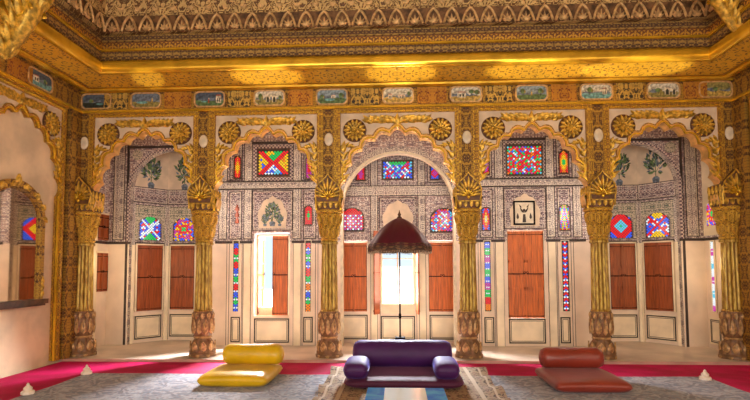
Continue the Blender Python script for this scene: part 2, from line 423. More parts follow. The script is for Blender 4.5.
# ---- cornice: profiles swept round the room (o = distance in from the wall, z)
def sweep(prof, name, mat, parent=None, off=(0, 0)):
    mb = MB(); vs = []; n = len(prof)
    for o, z in prof:
        vs += [(-(WX - o), -3.15, z), (-(WX - o), AY - o, z), (WX - o, AY - o, z), (WX - o, -3.15, z)]
    fs = [(k * 4 + i, (k + 1) * 4 + i, (k + 1) * 4 + i + 1, k * 4 + i + 1) for k in range(n - 1) for i in range(3)]
    mb.add(vs, fs); return mb.build(name, mat, parent)
def arc(cx, cz, rx, rz, a0, a1, n=8):
    return [(cx + rx * cos(radians(a0 + (a1 - a0) * i / n)), cz + rz * sin(radians(a0 + (a1 - a0) * i / n))) for i in range(n + 1)]
corn = struct(sweep([(-0.05, 3.80), (0.12, 3.80), (0.12, 3.765), (0.15, 3.755), (0.18, 3.765), (0.19, 3.79), (0.22, 3.79)], 'trim_1', 'gold_shine'))
sweep([(0.22, 3.79), (0.30, 3.775), (0.305, 3.765)], 'fretted_band', 'gold', corn)
sweep([(0.305, 3.765)] + [(0.305 + 0.29 * q / 8, 3.765 + 0.065 * (q / 8) ** 0.8) for q in range(1, 9)] + [(0.60, 3.83)], 'coved_soffit', 'gold_cove', corn)
sweep([(0.60, 3.83), (0.61, 3.825)] + arc(0.64, 3.885, 0.06, 0.07, 235, 360, 8) + arc(0.655, 3.93, 0.05, 0.045, 0, 60, 4) + [(0.665, 3.985)], 'gold_roll_moulding', 'gold_shine', corn)
sweep([(0.665, 3.985), (0.69, 3.99), (0.69, 4.095)], 'lower_band', 'band_b', corn)
sweep([(0.69, 4.095), (0.715, 4.10), (0.715, 4.125), (0.69, 4.13)], 'thin_gold_fillet', 'gold_shine', corn)
sweep([(0.69, 4.13), (0.70, 4.22)], 'middle_band', 'band_a', corn)
sweep([(0.70, 4.22), (0.715, 4.225), (0.715, 4.24), (0.70, 4.245), (0.70, 4.30), (0.67, 4.30), (0.67, 4.33)], 'upper_band', 'band_b', corn)
cove = struct(sweep([(0.66, 4.325), (0.74, 4.33), (0.74, 4.36), (0.755, 4.545), (0.745, 4.55), (0.745, 4.56), (0.765, 4.62), (0.84, 4.86), (0.99, 5.05), (1.15, 5.14)], 'trim_2', 'cove_floral'))
sweep([(0.742, 4.335), (0.742, 4.36), (0.757, 4.54)], 'lotus_ground', 'lotus_brown', cove)
lot = MB(); r = random.Random(5)
def lotus(px, py, ux, uy, zb=4.335):
    """one pointed lotus arch; ux,uy: unit along the wall; outward normal into the room is (uy,-ux)"""
    nx, ny = uy, -ux; w = 0.10; h = 0.175
    out = []
    for i in range(13):
        t = -1 + 2 * i / 12; q = abs(t)
        x = w * (t if q > .0 else 0) * (1 if q < .9 else 1.0); z = h * (1 - q ** 2.2) * (1 + 0.10 * (1 - q) ** 4)
        out.append((px + ux * x + nx * 0.03, py + uy * x + ny * 0.03, zb + z))
    lot.tube(out, 0.017, 6)
    R = Matrix(((ux, -nx, 0), (uy, -ny, 0), (0, 0, 1)))
    T = Matrix.Translation((px + nx * 0.012, py + ny * 0.012, zb)) @ R.to_4x4()
    for a, L_ in ((90, .12), (58, .10), (122, .10), (28, .08), (152, .08)):
        lot.leaf(0, 0.012, radians(a), L_, 0.042, 0.02, 0, mat=T, nl=5)
n = 33
for k in range(n): lotus(-3.74 + 7.48 * k / (n - 1), AY - 0.74, 1, 0)
for k in range(15):
    lotus(-(WX - 0.74), 6.12 - 0.235 * k, 0, 1); lotus(WX - 0.74, 6.12 - 0.235 * k, 0, -1)
lot.build('lotus_arch_relief', 'lotus', cove)
# raised leaves over the cove above the lotus row
up = MB()
for k in range(34):
    x = -3.86 + 7.72 * k / 33
    for a, L_, c in ((90, .17, 0), (60, .13, 1.2), (120, .13, -1.2), (30, .11, 1.4), (150, .11, -1.4)):
        up.leaf(x, 4.58 + (0.02 if a != 90 else 0.03), radians(a), L_, 0.04, 0.022, AY - 0.755, curl=c, nl=5)
    for a, c in ((60, 1.6), (120, -1.6), (90, 0)):
        up.leaf(x + 0.117, 4.72, radians(a), .12, 0.04, 0.02, AY - 0.775, curl=c, nl=5)
up.build('floral_relief', 'lotus', cove)

# ---- frieze over the arcade
fz = MB().box(-WX, WX, 6.90, 7.12, FZ0, FZ1)
frz = struct(fz.build('trim_3', 'gold_dark'))
MB().box(-WX, WX, 6.87, 6.90, FZ0 - 0.012, FZ0 + 0.022).box(-WX, WX, 6.875, 6.90, 3.755, 3.78).build('gold_fillet', 'gold_shine', frz)
for s_, nm in ((-1, 'trim_4'), (1, 'trim_5')):
    x0, x1 = sorted((s_ * (WX + 0.05), s_ * (WX - 0.04)))
    w = struct(MB().box(x0, x1, -3.15, 6.9, FZ0, FZ1).build(nm, 'gold_dark'))
    x2, x3 = sorted((s_ * (WX - 0.04), s_ * (WX - 0.07)))
    MB().box(x2, x3, -3.15, 6.9, FZ0 - 0.012, FZ0 + 0.022).build('gold_fillet', 'gold_shine', w)
# scrollwork panels between the pictures
PX = [-4.49, -3.60, -2.673, -1.811, -0.92, 0.012, 0.958, 1.86, 2.741, 3.64, 4.49]
for k in range(10):
    a, b = PX[k] + 0.27, PX[k + 1] - 0.27
    MB().box(a, b, 6.888, 6.90, FZ0 + 0.045, FZ1 - 0.05).build('scrollwork_panel', M['gold_red' if k % 2 else 'gold_black'], frz, smooth=False)
for k in range(4):
    y = 5.72 - 0.92 * k
    MB().box(-(WX - 0.04), -(WX - 0.052), y - 0.2, y + 0.2, FZ0 + 0.045, FZ1 - 0.05).build('scrollwork_panel', 'gold_red', bpy.data.objects['trim_4'], smooth=False)

def rrect(w, h, r, n=5):
    pts = []
    for cx, cz, a0 in ((w - r, h - r, 0), (-w + r, h - r, 90), (-w + r, -h + r, 180), (w - r, -h + r, 270)):
        for i in range(n + 1):
            a = radians(a0 + 90 * i / n); pts.append((cx + r * cos(a), cz + r * sin(a)))
    return pts
def painting(x, loc, rz, label, sky, ground, items, w=0.225):
    t = thing('miniature_painting', label, 'painting', loc, rz, 'painted landscapes along the frieze')
    h = 0.115; o = rrect(w, h, 0.07); i_ = rrect(w - 0.02, h - 0.018, 0.06)
    mb = MB(); mb.band(o + o[:1], i_ + i_[:1], -0.018, 0, None); mb.build('frame', 'lotus', t)
    c = MB(); c.prism(rrect(w - 0.018, h - 0.016, 0.06), -0.006, 0, 'p_' + sky)
    W = w - 0.02; H = h - 0.018
    rr = random.Random(int(x * 100) & 255)
    hills = [(-W + .016, -H + .03)] + [(-W + .012 + (2 * W - .024) * q / 8, rr.uniform(-.02, .03)) for q in range(9)] + [(W - .016, -H + .03)]
    c.prism(hills, -0.008, -0.005, 'p_hill')
    gr = [(-W + .05, -H + .004)] + [(-W + .006, -H + .045)] + [(-W + .004 + (2 * W - .008) * q / 8, rr.uniform(-.035, -.01)) for q in range(9)] + [(W - .006, -H + .045), (W - .05, -H + .004)]
    c.prism(gr, -0.010, -0.006, 'p_' + ground)
    for it in items:
        k, px, pz, a, b = it[:5]
        if k == 'house':
            c.box(px - a, px + a, -0.014, -0.008, pz - b, pz + b, 'p_house')
            c.prism([(px - a * 1.1, pz + b), (px + a * 1.1, pz + b), (px + a * .7, pz + b * 1.35), (px - a * .7, pz + b * 1.35)], -0.014, -0.008, 'p_red')
            for q in (-0.5, 0.2): c.box(px + q * a, px + (q + .35) * a, -0.0155, -0.013, pz - b * .7, pz + b * .3, 'p_dark')
        elif k == 'arch':
            pts = [(px - a, pz - b), (px + a, pz - b)] + [(px + a * cos(radians(g_)), pz + b * .4 + a * sin(radians(g_))) for g_ in range(0, 181, 30)]
            c.prism(pts, -0.013, -0.008, 'p_house')
            c.prism([(px + (u_ - px) * .55, pz - b + (v_ - pz + b) * .75) for u_, v_ in pts], -0.015, -0.012, 'p_dark')
        elif k == 'tree':
            c.box(px - .004, px + .004, -0.013, -0.008, pz - b * 1.6, pz, 'p_dark')
            c.ball((px, -0.010, pz + b * .2), a, 0.006, b, 'p_green', 10, 6); c.ball((px + a * .7, -0.010, pz), a * .7, 0.005, b * .7, 'p_olive', 10, 6)
        elif k == 'pond':
            c.ball((px, -0.009, pz), a, 0.004, b, 'p_water', 14, 6)
        elif k == 'figure':
            c.prism([(px - .012, pz - .035), (px + .012, pz - .035), (px + .006, pz + .02), (px - .006, pz + .02)], -0.014, -0.008, 'p_' + (it[5] if len(it) > 5 else 'red'))
            c.ball((px, -0.012, pz + .03), .008, .004, .009, 'p_house', 8, 6)
    c.build('picture', None, t, smooth=False)
    return t
FYP = 6.90
PS = [
 ('dark blue dusk landscape painting in the corner beside the left wall', 'dusk', 'dark', [('tree', -.08, 0, .03, .03), ('pond', .05, -.04, .06, .015)]),
 ('grey-blue lake landscape painting with small yellow hut over first arch', 'hill', 'olive', [('pond', -.06, -.03, .09, .02), ('figure', .09, 0, 0, 0, 'yellow')]),
 ('painting of cream house at right under dark blue sky, above second column', 'dusk', 'green', [('house', .13, -.005, .038, .05), ('figure', -.01, -.02, 0, 0), ('pond', -.08, -.035, .05, .01)]),
 ('painting of a pale arcaded building with dark trees over the shuttered door bay', 'pale', 'olive', [('arch', -.02, -.01, .03, .05), ('arch', .07, -.01, .03, .05), ('tree', -.13, .01, .03, .05), ('tree', .15, 0, .02, .03)]),
 ('painting of green valley with pond and low hut above third column', 'sky', 'green', [('pond', -.03, -.04, .08, .02), ('house', .02, 0, .03, .02), ('tree', .13, .01, .035, .04), ('tree', -.14, .0, .03, .03)]),
 ('painting of a golden field with ruined yellow walls over the central arch', 'pale', 'yellow', [('house', -.11, -.015, .03, .03), ('house', .05, -.02, .05, .02), ('tree', .15, .02, .02, .03)]),
 ('painting of cream palace with green trees above the fourth column', 'pale', 'yellow', [('house', -.06, -.01, .06, .035), ('tree', .08, .03, .04, .03), ('tree', .15, .02, .03, .035)]),
 ('painting of a yellow-robed figure in a green garden over the fourth arch', 'sky', 'green', [('figure', 0, 0, 0, 0, 'yellow'), ('tree', -.12, .02, .03, .04), ('tree', .12, .02, .035, .04)]),
 ('painting of turquoise water and cream building above the fifth column', 'pale', 'water', [('house', .11, 0, .03, .04), ('tree', -.09, .02, .035, .04), ('pond', 0, -.05, .1, .02)]),
 ('painting of two pale arches beside a misty hill over the fifth arch', 'pale', 'olive', [('arch', .05, -.01, .035, .05), ('arch', .14, -.01, .025, .05), ('tree', -.07, .0, .04, .03)]),
 ('faded yellow-green landscape painting in the corner beside the right wall', 'olive', 'yellow', [('tree', 0, 0, .04, .03)]),
]
for x, (lb, sky, gr, it) in zip(PX, PS):
    painting(x, (x if abs(x) < 4.4 else x * 0.965, FYP, 3.635), 0, lb, sky, gr, it)
painting(9.1, (-(WX - 0.04), 6.06, 3.635), pi / 2, 'blue-grey and white misty landscape painting on the left wall frieze', 'dusk', 'water', [('house', -.08, -.01, .05, .035), ('tree', .08, 0, .03, .03)])

# ------------------------------------------------------------------ cusped arches
def cusp(hw, zs, rise, lobes, t0=0.0, off=0.0, n=120, ogee=0.03):
    """scalloped outline from right foot over the top to left foot"""
    pts = []
    for i in range(n + 1):
        t = pi * i / n; b = 0.066 * abs(sin(lobes * t)) ** 0.8
        e = ogee * math.exp(-((t - pi / 2) / 0.09) ** 2)
        rx = hw - 0.045 + b + off; rz = rise - 0.05 + b + off + e
        pts.append((rx * cos(t), zs + rz * sin(t)))
    return pts
def rosette(name, parent, x, z, r, y, mat='gold_leaf'):
    mb = MB()
    mb.prism([(x + r * 1.05 * cos(q * pi / 18), z + r * 1.05 * sin(q * pi / 18)) for q in range(36)], y - .004, y + .001, 'ground')
    prof = [(r, 0), (r * .98, .02), (r * .9, .028), (r * .86, .018), (0.001, .018)]
    seg = 40
    T = Matrix(((1, 0, 0), (0, 0, -1), (0, 1, 0))).to_4x4(); T = Matrix.Translation((x, y, z)) @ T
    tmp = MB(); tmp.lathe(prof, seg, cap=False); mb.add([T @ Vector(v) for v in tmp.v], tmp.f, 'ground')
    for k in range(14):
        a = 2 * pi * k / 14; mb.leaf(x + cos(a) * r * .40, z + sin(a) * r * .40, a, r * .60, r * .37, 0.026, y - 0.014, mat, nl=5, tip=.9)
    for k in range(9):
        a = 2 * pi * k / 9 + .2; mb.leaf(x + cos(a) * r * .12, z + sin(a) * r * .12, a, r * .40, r * .28, 0.026, y - 0.026, mat, nl=4, tip=.9)
    mb.ball((x, y - 0.04, z), r * .17, 0.025, r * .17, mat, 12, 6)
    return mb.build(name, None, parent)
def beads(mb, pts, r, m=None):
    for p in pts: mb.ball(p, r, r, r, m, 6, 4)

def make_arch(label, W, hw, loc, rz, blind=False, rise=0.955, lobes=11, top=FZ0):
    t = thing('cusped_arch', label, 'arch', loc, rz, 'cusped arches of the arcade' if not blind else 'blind cusped arches on the side walls')
    zs = 2.20; H = W / 2; c = cusp(hw, zs, rise, lobes)
    foot = 1.0 if blind else 2.03
    if blind: foot = 0.0
    y0, y1 = (-0.075, 0.085) if not blind else (-0.02, 0.06)
    pts = [(H, foot), (H, top - 0.02), (-H, top - 0.02), (-H, foot)] + ([(c[-1][0], foot)] if blind else [(-H + .012, foot), (c[-1][0] - .022, foot + .05), (c[-1][0] - .004, foot + .11)]) + c[::-1] + ([(c[0][0], foot)] if blind else [(c[0][0] + .004, foot + .11), (c[0][0] + .022, foot + .05), (H - .012, foot)])
    MB().prism(pts, y0, y1, 'spandrel', 'arch_edge' if not blind else 'gold').build('spandrel', None, t)
    # scalloped lip: two raised bands following the cusps
    a = [(c[0][0] if blind else H - .06, foot)] + c + [(c[-1][0] if blind else -H + .06, foot)]
    def outer(d):
        o = cusp(hw, zs, rise, lobes, off=d)
        return [(min(o[0][0], H - .005), foot)] + [(max(-H + .005, min(H - .005, q[0])), q[1]) for q in o] + [(max(o[-1][0], -H + .005), foot)]
    mb = MB(); mb.band(a, outer(0.022), y0 - 0.03, y0 + 0.01, 'gold_shine'); mb.band(outer(0.022), outer(0.045), y0 - 0.014, y0 + 0.01, 'arch_edge'); mb.band(outer(0.045), outer(0.058), y0 - 0.026, y0 + 0.01, 'gold')
    mb.build('scalloped_moulding', None, t)
    # rectangular gilded frame with bead row
    mb = MB(); fw = 0.07
    for x0, x1 in ((-H, -H + fw), (H - fw, H)):
        mb.box(x0, x1, y0 - 0.03, y0, 2.35 if not blind else 0, top)
        mb.box(x0 + .025 if x0 < 0 else x0, x1 if x0 < 0 else x1 - .025, y0 - 0.045, y0 - .03, 2.35 if not blind else 0, top - .03)
    mb.box(-H, H, y0 - 0.035, y0, top - fw, top); mb.box(-H, H, y0 - 0.055, y0 - .03, top - .03, top - .005)
    mb.build('frame', 'gold', t)
    mb = MB(); nb = int((2 * H - .1) / .034)
    beads(mb, [(-H + .05 + (2 * H - .1) * i / nb, y0 - 0.037, top - .052) for i in range(nb + 1)], .0125); mb.build('bead_row', 'gold_shine', t)
    for sx in (-1, 1):
        mb = MB(); beads(mb, [(sx * (H - .05), y0 - 0.034, 2.4 + .036 * i) for i in range(28)], .0115); mb.build('bead_row', 'gold_shine', t)
    rx = H - 0.07 - 0.20
    for sx in (-1, 1): rosette('rosette', t, sx * rx, 3.155, 0.158, y0)
    # leaf scroll over the crown
    mb = MB(); zc = top - 0.168
    mb.leaf(0, zc - .08, pi / 2, .17, .11, .04, y0)
    span = rx - .20
    nL = 5
    for sx in (-1, 1):
        ang = lambda d: radians(d) if sx > 0 else pi - radians(d)
        for k in range(nL):
            x = sx * (.03 + span * k / nL); s_ = 1.25 - .07 * k
            mb.leaf(x, zc - .05 + .012 * (k % 2), ang(66), .165 * s_, .10, .04, y0, curl=-sx * 1.5)
            mb.leaf(x + sx * .015, zc + .03, ang(-48), .15 * s_, .085, .036, y0, curl=sx * 1.3)
            mb.leaf(x, zc - .0, ang(8), .15, .07, .038, y0, curl=sx * .7)
        mb.tube([(sx * (.03 + span * q / 10), y0 - .012, zc - .01 + .022 * sin(q * 1.9)) for q in range(11)], .014, 6)
    mb.build('leaf_scroll', 'gold_leaf', t)
    # leaves climbing beside the cusps, under each rosette
    for sx in (-1, 1):
        mb = MB(); ang = lambda d: radians(d) if sx > 0 else pi - radians(d)
        for k in range(5):
            z = 2.44 + .10 * k; x = sx * (H - .10)
            mb.leaf(x, z, ang(112 - 4 * k), .15, .07, .032, y0, curl=sx * .9)
            mb.leaf(x - sx * .01, z + .02, ang(78), .13, .055, .03, y0, curl=-sx * .8)
        for k in range(4):
            mb.leaf(sx * (H - .10 - .03 * k), 2.92, ang(95 + 22 * k), .10, .05, .03, y0, curl=sx * .6)
        mb.build('side_leaf_spray', 'gold_leaf', t)
    return t
SW, CW = 1.60, 1.74
A1 = make_arch('first arch of the arcade, next to the left wall, framing two shuttered windows', SW, 0.735, (BAYX[0], AY, 0), 0)
for bx, lb in ((BAYX[1], 'second arch from the left, framing the half-open doorway'), (BAYX[3], 'arch between fourth and fifth column, framing closed orange shutters'), (BAYX[4], 'last arch of the arcade, next to the right wall, with painted trees behind')):
    dup(A1, (bx, AY, 0), 0, lb)
make_arch('wider central arch of the arcade behind the crimson umbrella', CW, 0.81, (0, AY, 0), 0, rise=0.955)
B1 = make_arch('blind cusped arch on the left wall around the mirror', SW, 0.735, (-WX - 0.03, 5.83, 0), pi / 2, True)
dup(B1, (WX + 0.03, 5.83, 0), -pi / 2, 'blind cusped arch on the right wall beyond the last column')
dup(B1, (-WX - 0.03, 4.0, 0), pi / 2, 'blind cusped arch on the left wall nearer than the mirror')

# ------------------------------------------------------------------ columns
def make_column(label):
    t = thing('gilded_column', label, 'column', (0, 0, 0), 0, 'gilded columns of the arcade')
    # plinth with domed lotus foot
    mb = MB(); mb.lathe([(.19, 0), (.195, .03), (.188, .035)], 8, 'petal'); mb.lathe([(.118, .25), (.128, .262), (.118, .28)], 32, 'petal'); mb.lathe([(.185, 0), (.185, .03), (.175, .05), (.18, .06, .0), (.175, .09, .10), (.165, .15, .14), (.14, .20, .14), (.115, .235, .08), (.112, .25), (.112, .262), (.112, .275)], 64, 'stone_gold', flute=12)
    for k in range(8):
        a = 2 * pi * k / 8 + pi / 8
        T = Matrix.Rotation(a + pi / 2, 4, 'Z')
        mb.leaf(0, .065, pi / 2, .15, .11, .022, -.155, 'petal', mat=T, nl=6, tip=.75)
    mb.build('base', None, t)
    mb = MB(); mb.lathe([(.112, .275), (.118, .285), (.13, .32, .08), (.153, .37, .14), (.160, .42, .14), (.150, .48, .10), (.140, .52, .05), (.145, .55, .14), (.155, .585, .2), (.142, .60, .05), (.134, .61), (.132, .625)], 72, 'stone_gold', flute=16)
    for k in range(10):
        T = Matrix.Rotation(2 * pi * k / 10, 4, 'Z')
        mb.leaf(0, .31, pi / 2, .21, .092, .022, -.137, 'petal', mat=T, nl=6, tip=.8)
        mb.leaf(0, .61, -pi / 2, .09, .066, .02, -.138, 'petal', mat=Matrix.Rotation(pi / 10, 4, 'Z') @ T, nl=4, tip=.8)
    mb.build('vase', None, t)
    mb = MB(); P = [(.13, .62), (.135, .635), (.12, .65), (.122, .66, .10)]
    P += [(.122 - .014 * q / 8, .66 + (1.54 - .66) * q / 8, .16) for q in range(1, 9)] + [(.108, 1.55, .05), (.122, 1.555), (.126, 1.57), (.122, 1.585), (.11, 1.60)]
    mb.lathe(P, 96, flute=12); mb.build('shaft', 'shaft', t)
    mb = MB(); mb.lathe([(.11, 1.60), (.122, 1.61), (.126, 1.63), (.115, 1.645), (.120, 1.70, .1), (.132, 1.80, .14), (.152, 1.90, .12), (.178, 1.97, .05), (.165, 1.985), (.185, 1.995), (.190, 2.02), (.180, 2.035)], 72, flute=16)
    for k in range(10):
        T = Matrix.Rotation(2 * pi * k / 10, 4, 'Z')
        mb.leaf(0, .0, pi / 2, .17, .09, .022, 0, mat=T @ Matrix.Translation((0, -.116, 1.66)) @ Matrix.Rotation(radians(7), 4, 'X'), nl=6, tip=.85)
        mb.leaf(0, .0, pi / 2, .15, .08, .020, 0, mat=Matrix.Rotation(pi / 10, 4, 'Z') @ T @ Matrix.Translation((0, -.132, 1.81)) @ Matrix.Rotation(radians(16), 4, 'X'), nl=6, tip=.85)
    mb.build('lotus_capital', 'capital', t)
    # leaf-carved bracket block
    mb = MB(); mb.lathe([(.165, 2.035, 0, .3), (.165, 2.05, 0, .5), (.162, 2.10, 0, .65), (.165, 2.18, 0, .8), (.170, 2.28, 0, .85), (.165, 2.33, 0, .9), (.10, 2.36, 0, 1)], 48, 'ground')
    for side in (0, 1, 3):
        T = Matrix.Rotation(side * pi / 2, 4, 'Z')
        for z0, W_, n_, yy in ((2.05, .15, 4, -.158), (2.13, .155, 4, -.162), (2.21, .16, 4, -.166)):
            if side == 0 and z0 > 2.1: continue
            for q in range(n_):
                x = -W_ + 2 * W_ * (q + .5) / n_
                mb.leaf(x, z0, pi / 2 - x * .6, .12, .062, .020, yy, 'gold_leaf', mat=T, nl=6, tip=.75)
    for sx in (-1, 1):
        mb.tube([(sx * .165, -.165, 2.06), (sx * .168, -.17, 2.2), (sx * .17, -.17, 2.30)], .012, 6, 'gold_leaf')
    mb.build('bracket_block', None, t)
    # pointed crest of curling leaves in front of the pilaster
    mb = MB(); out = [(-.19, 2.13), (.19, 2.13), (.215, 2.22), (.225, 2.32), (.20, 2.40), (.15, 2.46), (.09, 2.51), (.035, 2.56), (0, 2.61), (-.035, 2.56), (-.09, 2.51), (-.15, 2.46), (-.20, 2.40), (-.225, 2.32), (-.215, 2.22)]
    out = [(x * .78, 2.13 + (z - 2.13) * .82) for x, z in out]
    mb.prism(out, -.19, -.09, 'ground')
    mb.tube([(x, -.192, z) for x, z in out], .010, 6, 'gold_leaf', closed=True)
    for a in range(-100, 101, 20):
        aa = radians(90 + a); Lr = .27 * (1 - abs(a) / 330)
        mb.leaf(cos(aa) * .065, 2.235 + sin(aa) * .065, aa, Lr * .62, .044, .022, -.190, 'gold_leaf', nl=6, tip=.8, curl=-radians(a) * .25)
    for a in range(-90, 91, 30):
        aa = radians(90 + a); mb.leaf(cos(aa) * .015, 2.205 + sin(aa) * .015, aa, .10, .036, .026, -.192, 'gold_shine', nl=5, tip=.8)
    mb.ball((0, -.195, 2.185), .024, .02, .028, 'gold_shine', 10, 6)
    mb.build('leaf_crest', None, t)
    MB().box(-.098, .098, -.10, .09, 2.30, FZ0).build('pilaster', 'gold_dark', t)
    mb = MB().box(-.098, -.08, -.113, -.10, 2.3, FZ0).box(.08, .098, -.113, -.10, 2.3, FZ0)
    mb.build('pilaster_edge', 'gold', t)
    MB().ball((0, -.10, 3.03), .062, .02, .092, None, 20, 10).build('marble_medallion', 'medal', t)
    return t
LC = ['corner column beside the left wall', 'second column from the left, between two-window alcove and doorway', 'third column from the left, just left of the purple seat',
      'fourth column from the left, just right of the purple seat', 'fifth column from the left, behind the rust bolster', 'corner column beside the right wall']
C0 = make_column('gilded fluted ' + LC[0]); C0.location = (COLX[0], AY, 0)
for x, lb in zip(COLX[1:], LC[1:]): dup(C0, (x, AY, 0), 0, 'gilded fluted ' + lb)
# piers filling the corners behind the last columns
for s_, nm in ((-1, 'wall_pier_left'), (1, 'wall_pier_right')):
    x0, x1 = sorted((s_ * (WX + .06), s_ * (WX - .06))); struct(MB().box(x0, x1, 6.66, 7.09, 0, FZ0).build(nm, 'gold_dark'))

# ------------------------------------------------------------------ gallery back wall
def arch_pts(hw, zs, r, cx=0.0, n=24):
    return [(cx + hw * cos(pi * i / n), zs + r * sin(pi * i / n)) for i in range(n + 1)]
def holed(name, x0, x1, z0, z1, holes, y0, y1, mat, parent=None):
    xs = sorted({x0, x1, *[h[0] for h in holes], *[h[1] for h in holes]}); zs = sorted({z0, z1, *[h[2] for h in holes], *[h[3] for h in holes]})
    solid = {}
    for i in range(len(xs) - 1):
        for j in range(len(zs) - 1):
            mx, mz = (xs[i] + xs[i + 1]) / 2, (zs[j] + zs[j + 1]) / 2
            solid[i, j] = not any(h[0] < mx < h[1] and h[2] < mz < h[3] for h in holes)
    mb = MB()
    for (i, j), ok in solid.items():
        if not ok: continue
        a, b, c, d = xs[i], xs[i + 1], zs[j], zs[j + 1]
        mb.add([(a, y0, c), (b, y0, c), (b, y0, d), (a, y0, d)], [(0, 1, 2, 3)]); mb.add([(a, y1, c), (b, y1, c), (b, y1, d), (a, y1, d)], [(3, 2, 1, 0)])
        for di, dj, q in ((-1, 0, [(a, y0, c), (a, y0, d), (a, y1, d), (a, y1, c)]), (1, 0, [(b, y0, c), (b, y1, c), (b, y1, d), (b, y0, d)]),
                          (0, -1, [(a, y0, c), (a, y1, c), (b, y1, c), (b, y0, c)]), (0, 1, [(a, y0, d), (b, y0, d), (b, y1, d), (a, y1, d)])):
            if not solid.get((i + di, j + dj), False): mb.add(q, [(0, 1, 2, 3)])
    o = mb.build(name, mat, parent, smooth=False)
    return struct(o) if parent is None else o

def arched_wall(name, x0, x1, top, cx, hw, zs, r, y0, y1, mat, edge):
    a = arch_pts(hw, zs, r, cx)
    pts = [(x1, 0), (x1, top), (x0, top), (x0, 0), (cx - hw, 0)] + a[::-1] + [(cx + hw, 0)]
    return struct(MB().prism(pts, y0, y1, mat, edge).build(name, None))
def strip(parent, x0, x1, z0, z1, mat, y, d=0.008, name='painted_panel'):
    mb = MB().box(x0, x1, y - d, y + .002, z0, z1, mat)
    if mat in ('fresco_a', 'fresco_b', 'fresco_g') and min(x1 - x0, z1 - z0) > .06:
        b = .011
        for i_, m_ in ((0, 'border'), (b * 2.0, 'medal')):
            a0, a1, c0, c1 = x0 + i_, x1 - i_, z0 + i_, z1 - i_; bb = b if i_ == 0 else .006
            for q in ((a0, a1, c0, c0 + bb), (a0, a1, c1 - bb, c1), (a0, a0 + bb, c0, c1), (a1 - bb, a1, c0, c1)): mb.box(q[0], q[1], y - d - .003, y - d + .001, q[2], q[3], m_)
    return mb.build(name, None, parent, smooth=False)
def dado(parent, x0, x1, z0, z1, y):
    """cream panel with double dark painted border"""
    mb = MB(); mb.box(x0, x1, y - .012, y + .002, z0, z1, 'cream')
    for i_, w in ((.008, .020), (.040, .008)):
        a, b, c, d = x0 + i_, x1 - i_, z0 + i_, z1 - i_
        for q in ((a, b, c, c + w), (a, b, d - w, d), (a, a + w, c, d), (b - w, b, c, d)):
            mb.box(q[0], q[1], y - .0145, y - .01, q[2], q[3], 'border')
    return mb.build('dado_panel', None, parent, smooth=False)
def vlines(parent, xs, z0, z1, y, w=.007, mat='border'):
    mb = MB()
    for x in xs: mb.box(x - w / 2, x + w / 2, y - .004, y + .001, z0, z1)
    return mb.build('painted_line', mat, parent, smooth=False)
def hline(parent, x0, x1, y, z=1.645, h=.04):
    return MB().box(x0, x1, y - .016, y + .002, z - h / 2, z + h / 2).build('dado_rail', 'border', parent, smooth=False)

# stained glass: lattice of small lozenges, colours by a pattern function
def stained(label, w, h, pat, loc, rz, group, cell=0.03, shape='rect', frame='wood_dark', fr=0.012, frame_mat=None):
    t = thing('stained_glass_panel', label, 'stained glass', loc, rz, group)
    def inside(x, z):
        if shape == 'rect': return abs(x) < w / 2 - cell * .3 and abs(z) < h / 2 - cell * .3
        if abs(x) > w / 2 - cell * .3 or z < -h / 2 + cell * .3: return False
        zs = h / 2 - w * .42                      # pointed arch top
        if z < zs: return True
        return (x / (w / 2 - cell * .2)) ** 2 + ((z - zs) / (h / 2 - zs - cell * .1)) ** 2 < 1
    mb = MB(); nx = int(w / cell) + 2; nz = int(h / cell) + 2
    for i in range(-nx, nx + 1):
        for j in range(-nz, nz + 1):
            if (i + j) % 2: continue
            x, z = i * cell / 2 * 1.0, j * cell / 2 * 1.0
            if not inside(x, z): continue
            c = pat(x / w, z / h, i, j)
            if not c: continue
            q = cell * .40
            mb.add([(x - q, -.006, z), (x, -.006, z - q), (x + q, -.006, z), (x, -.006, z + q), (x - q, 0, z), (x, 0, z - q), (x + q, 0, z), (x, 0, z + q)],
                   [(0, 1, 2, 3), (7, 6, 5, 4), (0, 4, 5, 1), (1, 5, 6, 2), (2, 6, 7, 3), (3, 7, 4, 0)], 'glass_' + c)
    mb.build('glass', None, t, smooth=False)
    mb = MB()
    if shape == 'rect': o = [(w / 2, -h / 2), (w / 2, h / 2), (-w / 2, h / 2), (-w / 2, -h / 2)]; oo = [(x * (1 + 2 * fr / w), z * (1 + 2 * fr / h)) for x, z in o]
    else:
        o = [(w / 2, -h / 2)] + arch_pts(w / 2, h / 2 - w * .42, w * .42, n=16) + [(-w / 2, -h / 2)]; oo = [(x * (1 + 2 * fr / w), z * (1 + 2 * fr / h)) for x, z in o]
    mb.prism(o, .0, .006); mb.build('lead_lattice', 'border', t, smooth=False)
    mb = MB(); mb.band(o + o[:1], oo + oo[:1], -.016, .004); mb.build('frame', frame, t, smooth=False)
    return t
def hsh(i, j, n): return ((i * 73856093) ^ (j * 19349663) ^ 0x5bd1) % 9973 % n
def p_x(x, z, i, j):  # red cross, green above, clear-blue below, amber at the sides
    d = abs(abs(x) - abs(z))
    if d < .11: return 'r'
    if abs(z) > abs(x): return ('g' if hsh(i, j, 4) else 'y') if z > 0 else 'cwwb'[hsh(i, j, 4)]
    return 'y' if hsh(i, j, 4) else ('o' if x > 0 else 'b')
def p_flower(x, z, i, j):
    d = (x * 4) % 1 - .5, (z * 3.2) % 1 - .5; r_ = sqrt(d[0] ** 2 + d[1] ** 2)
    return 'g' if r_ < .17 else ('r' if r_ < .34 else 'rmocbwgr'[hsh(i, j, 8)])
def p_mixed(x, z, i, j):
    return 'rbmwrwbc'[hsh(i, j, 8)] if z < .30 or abs(x) > .3 else 'g'
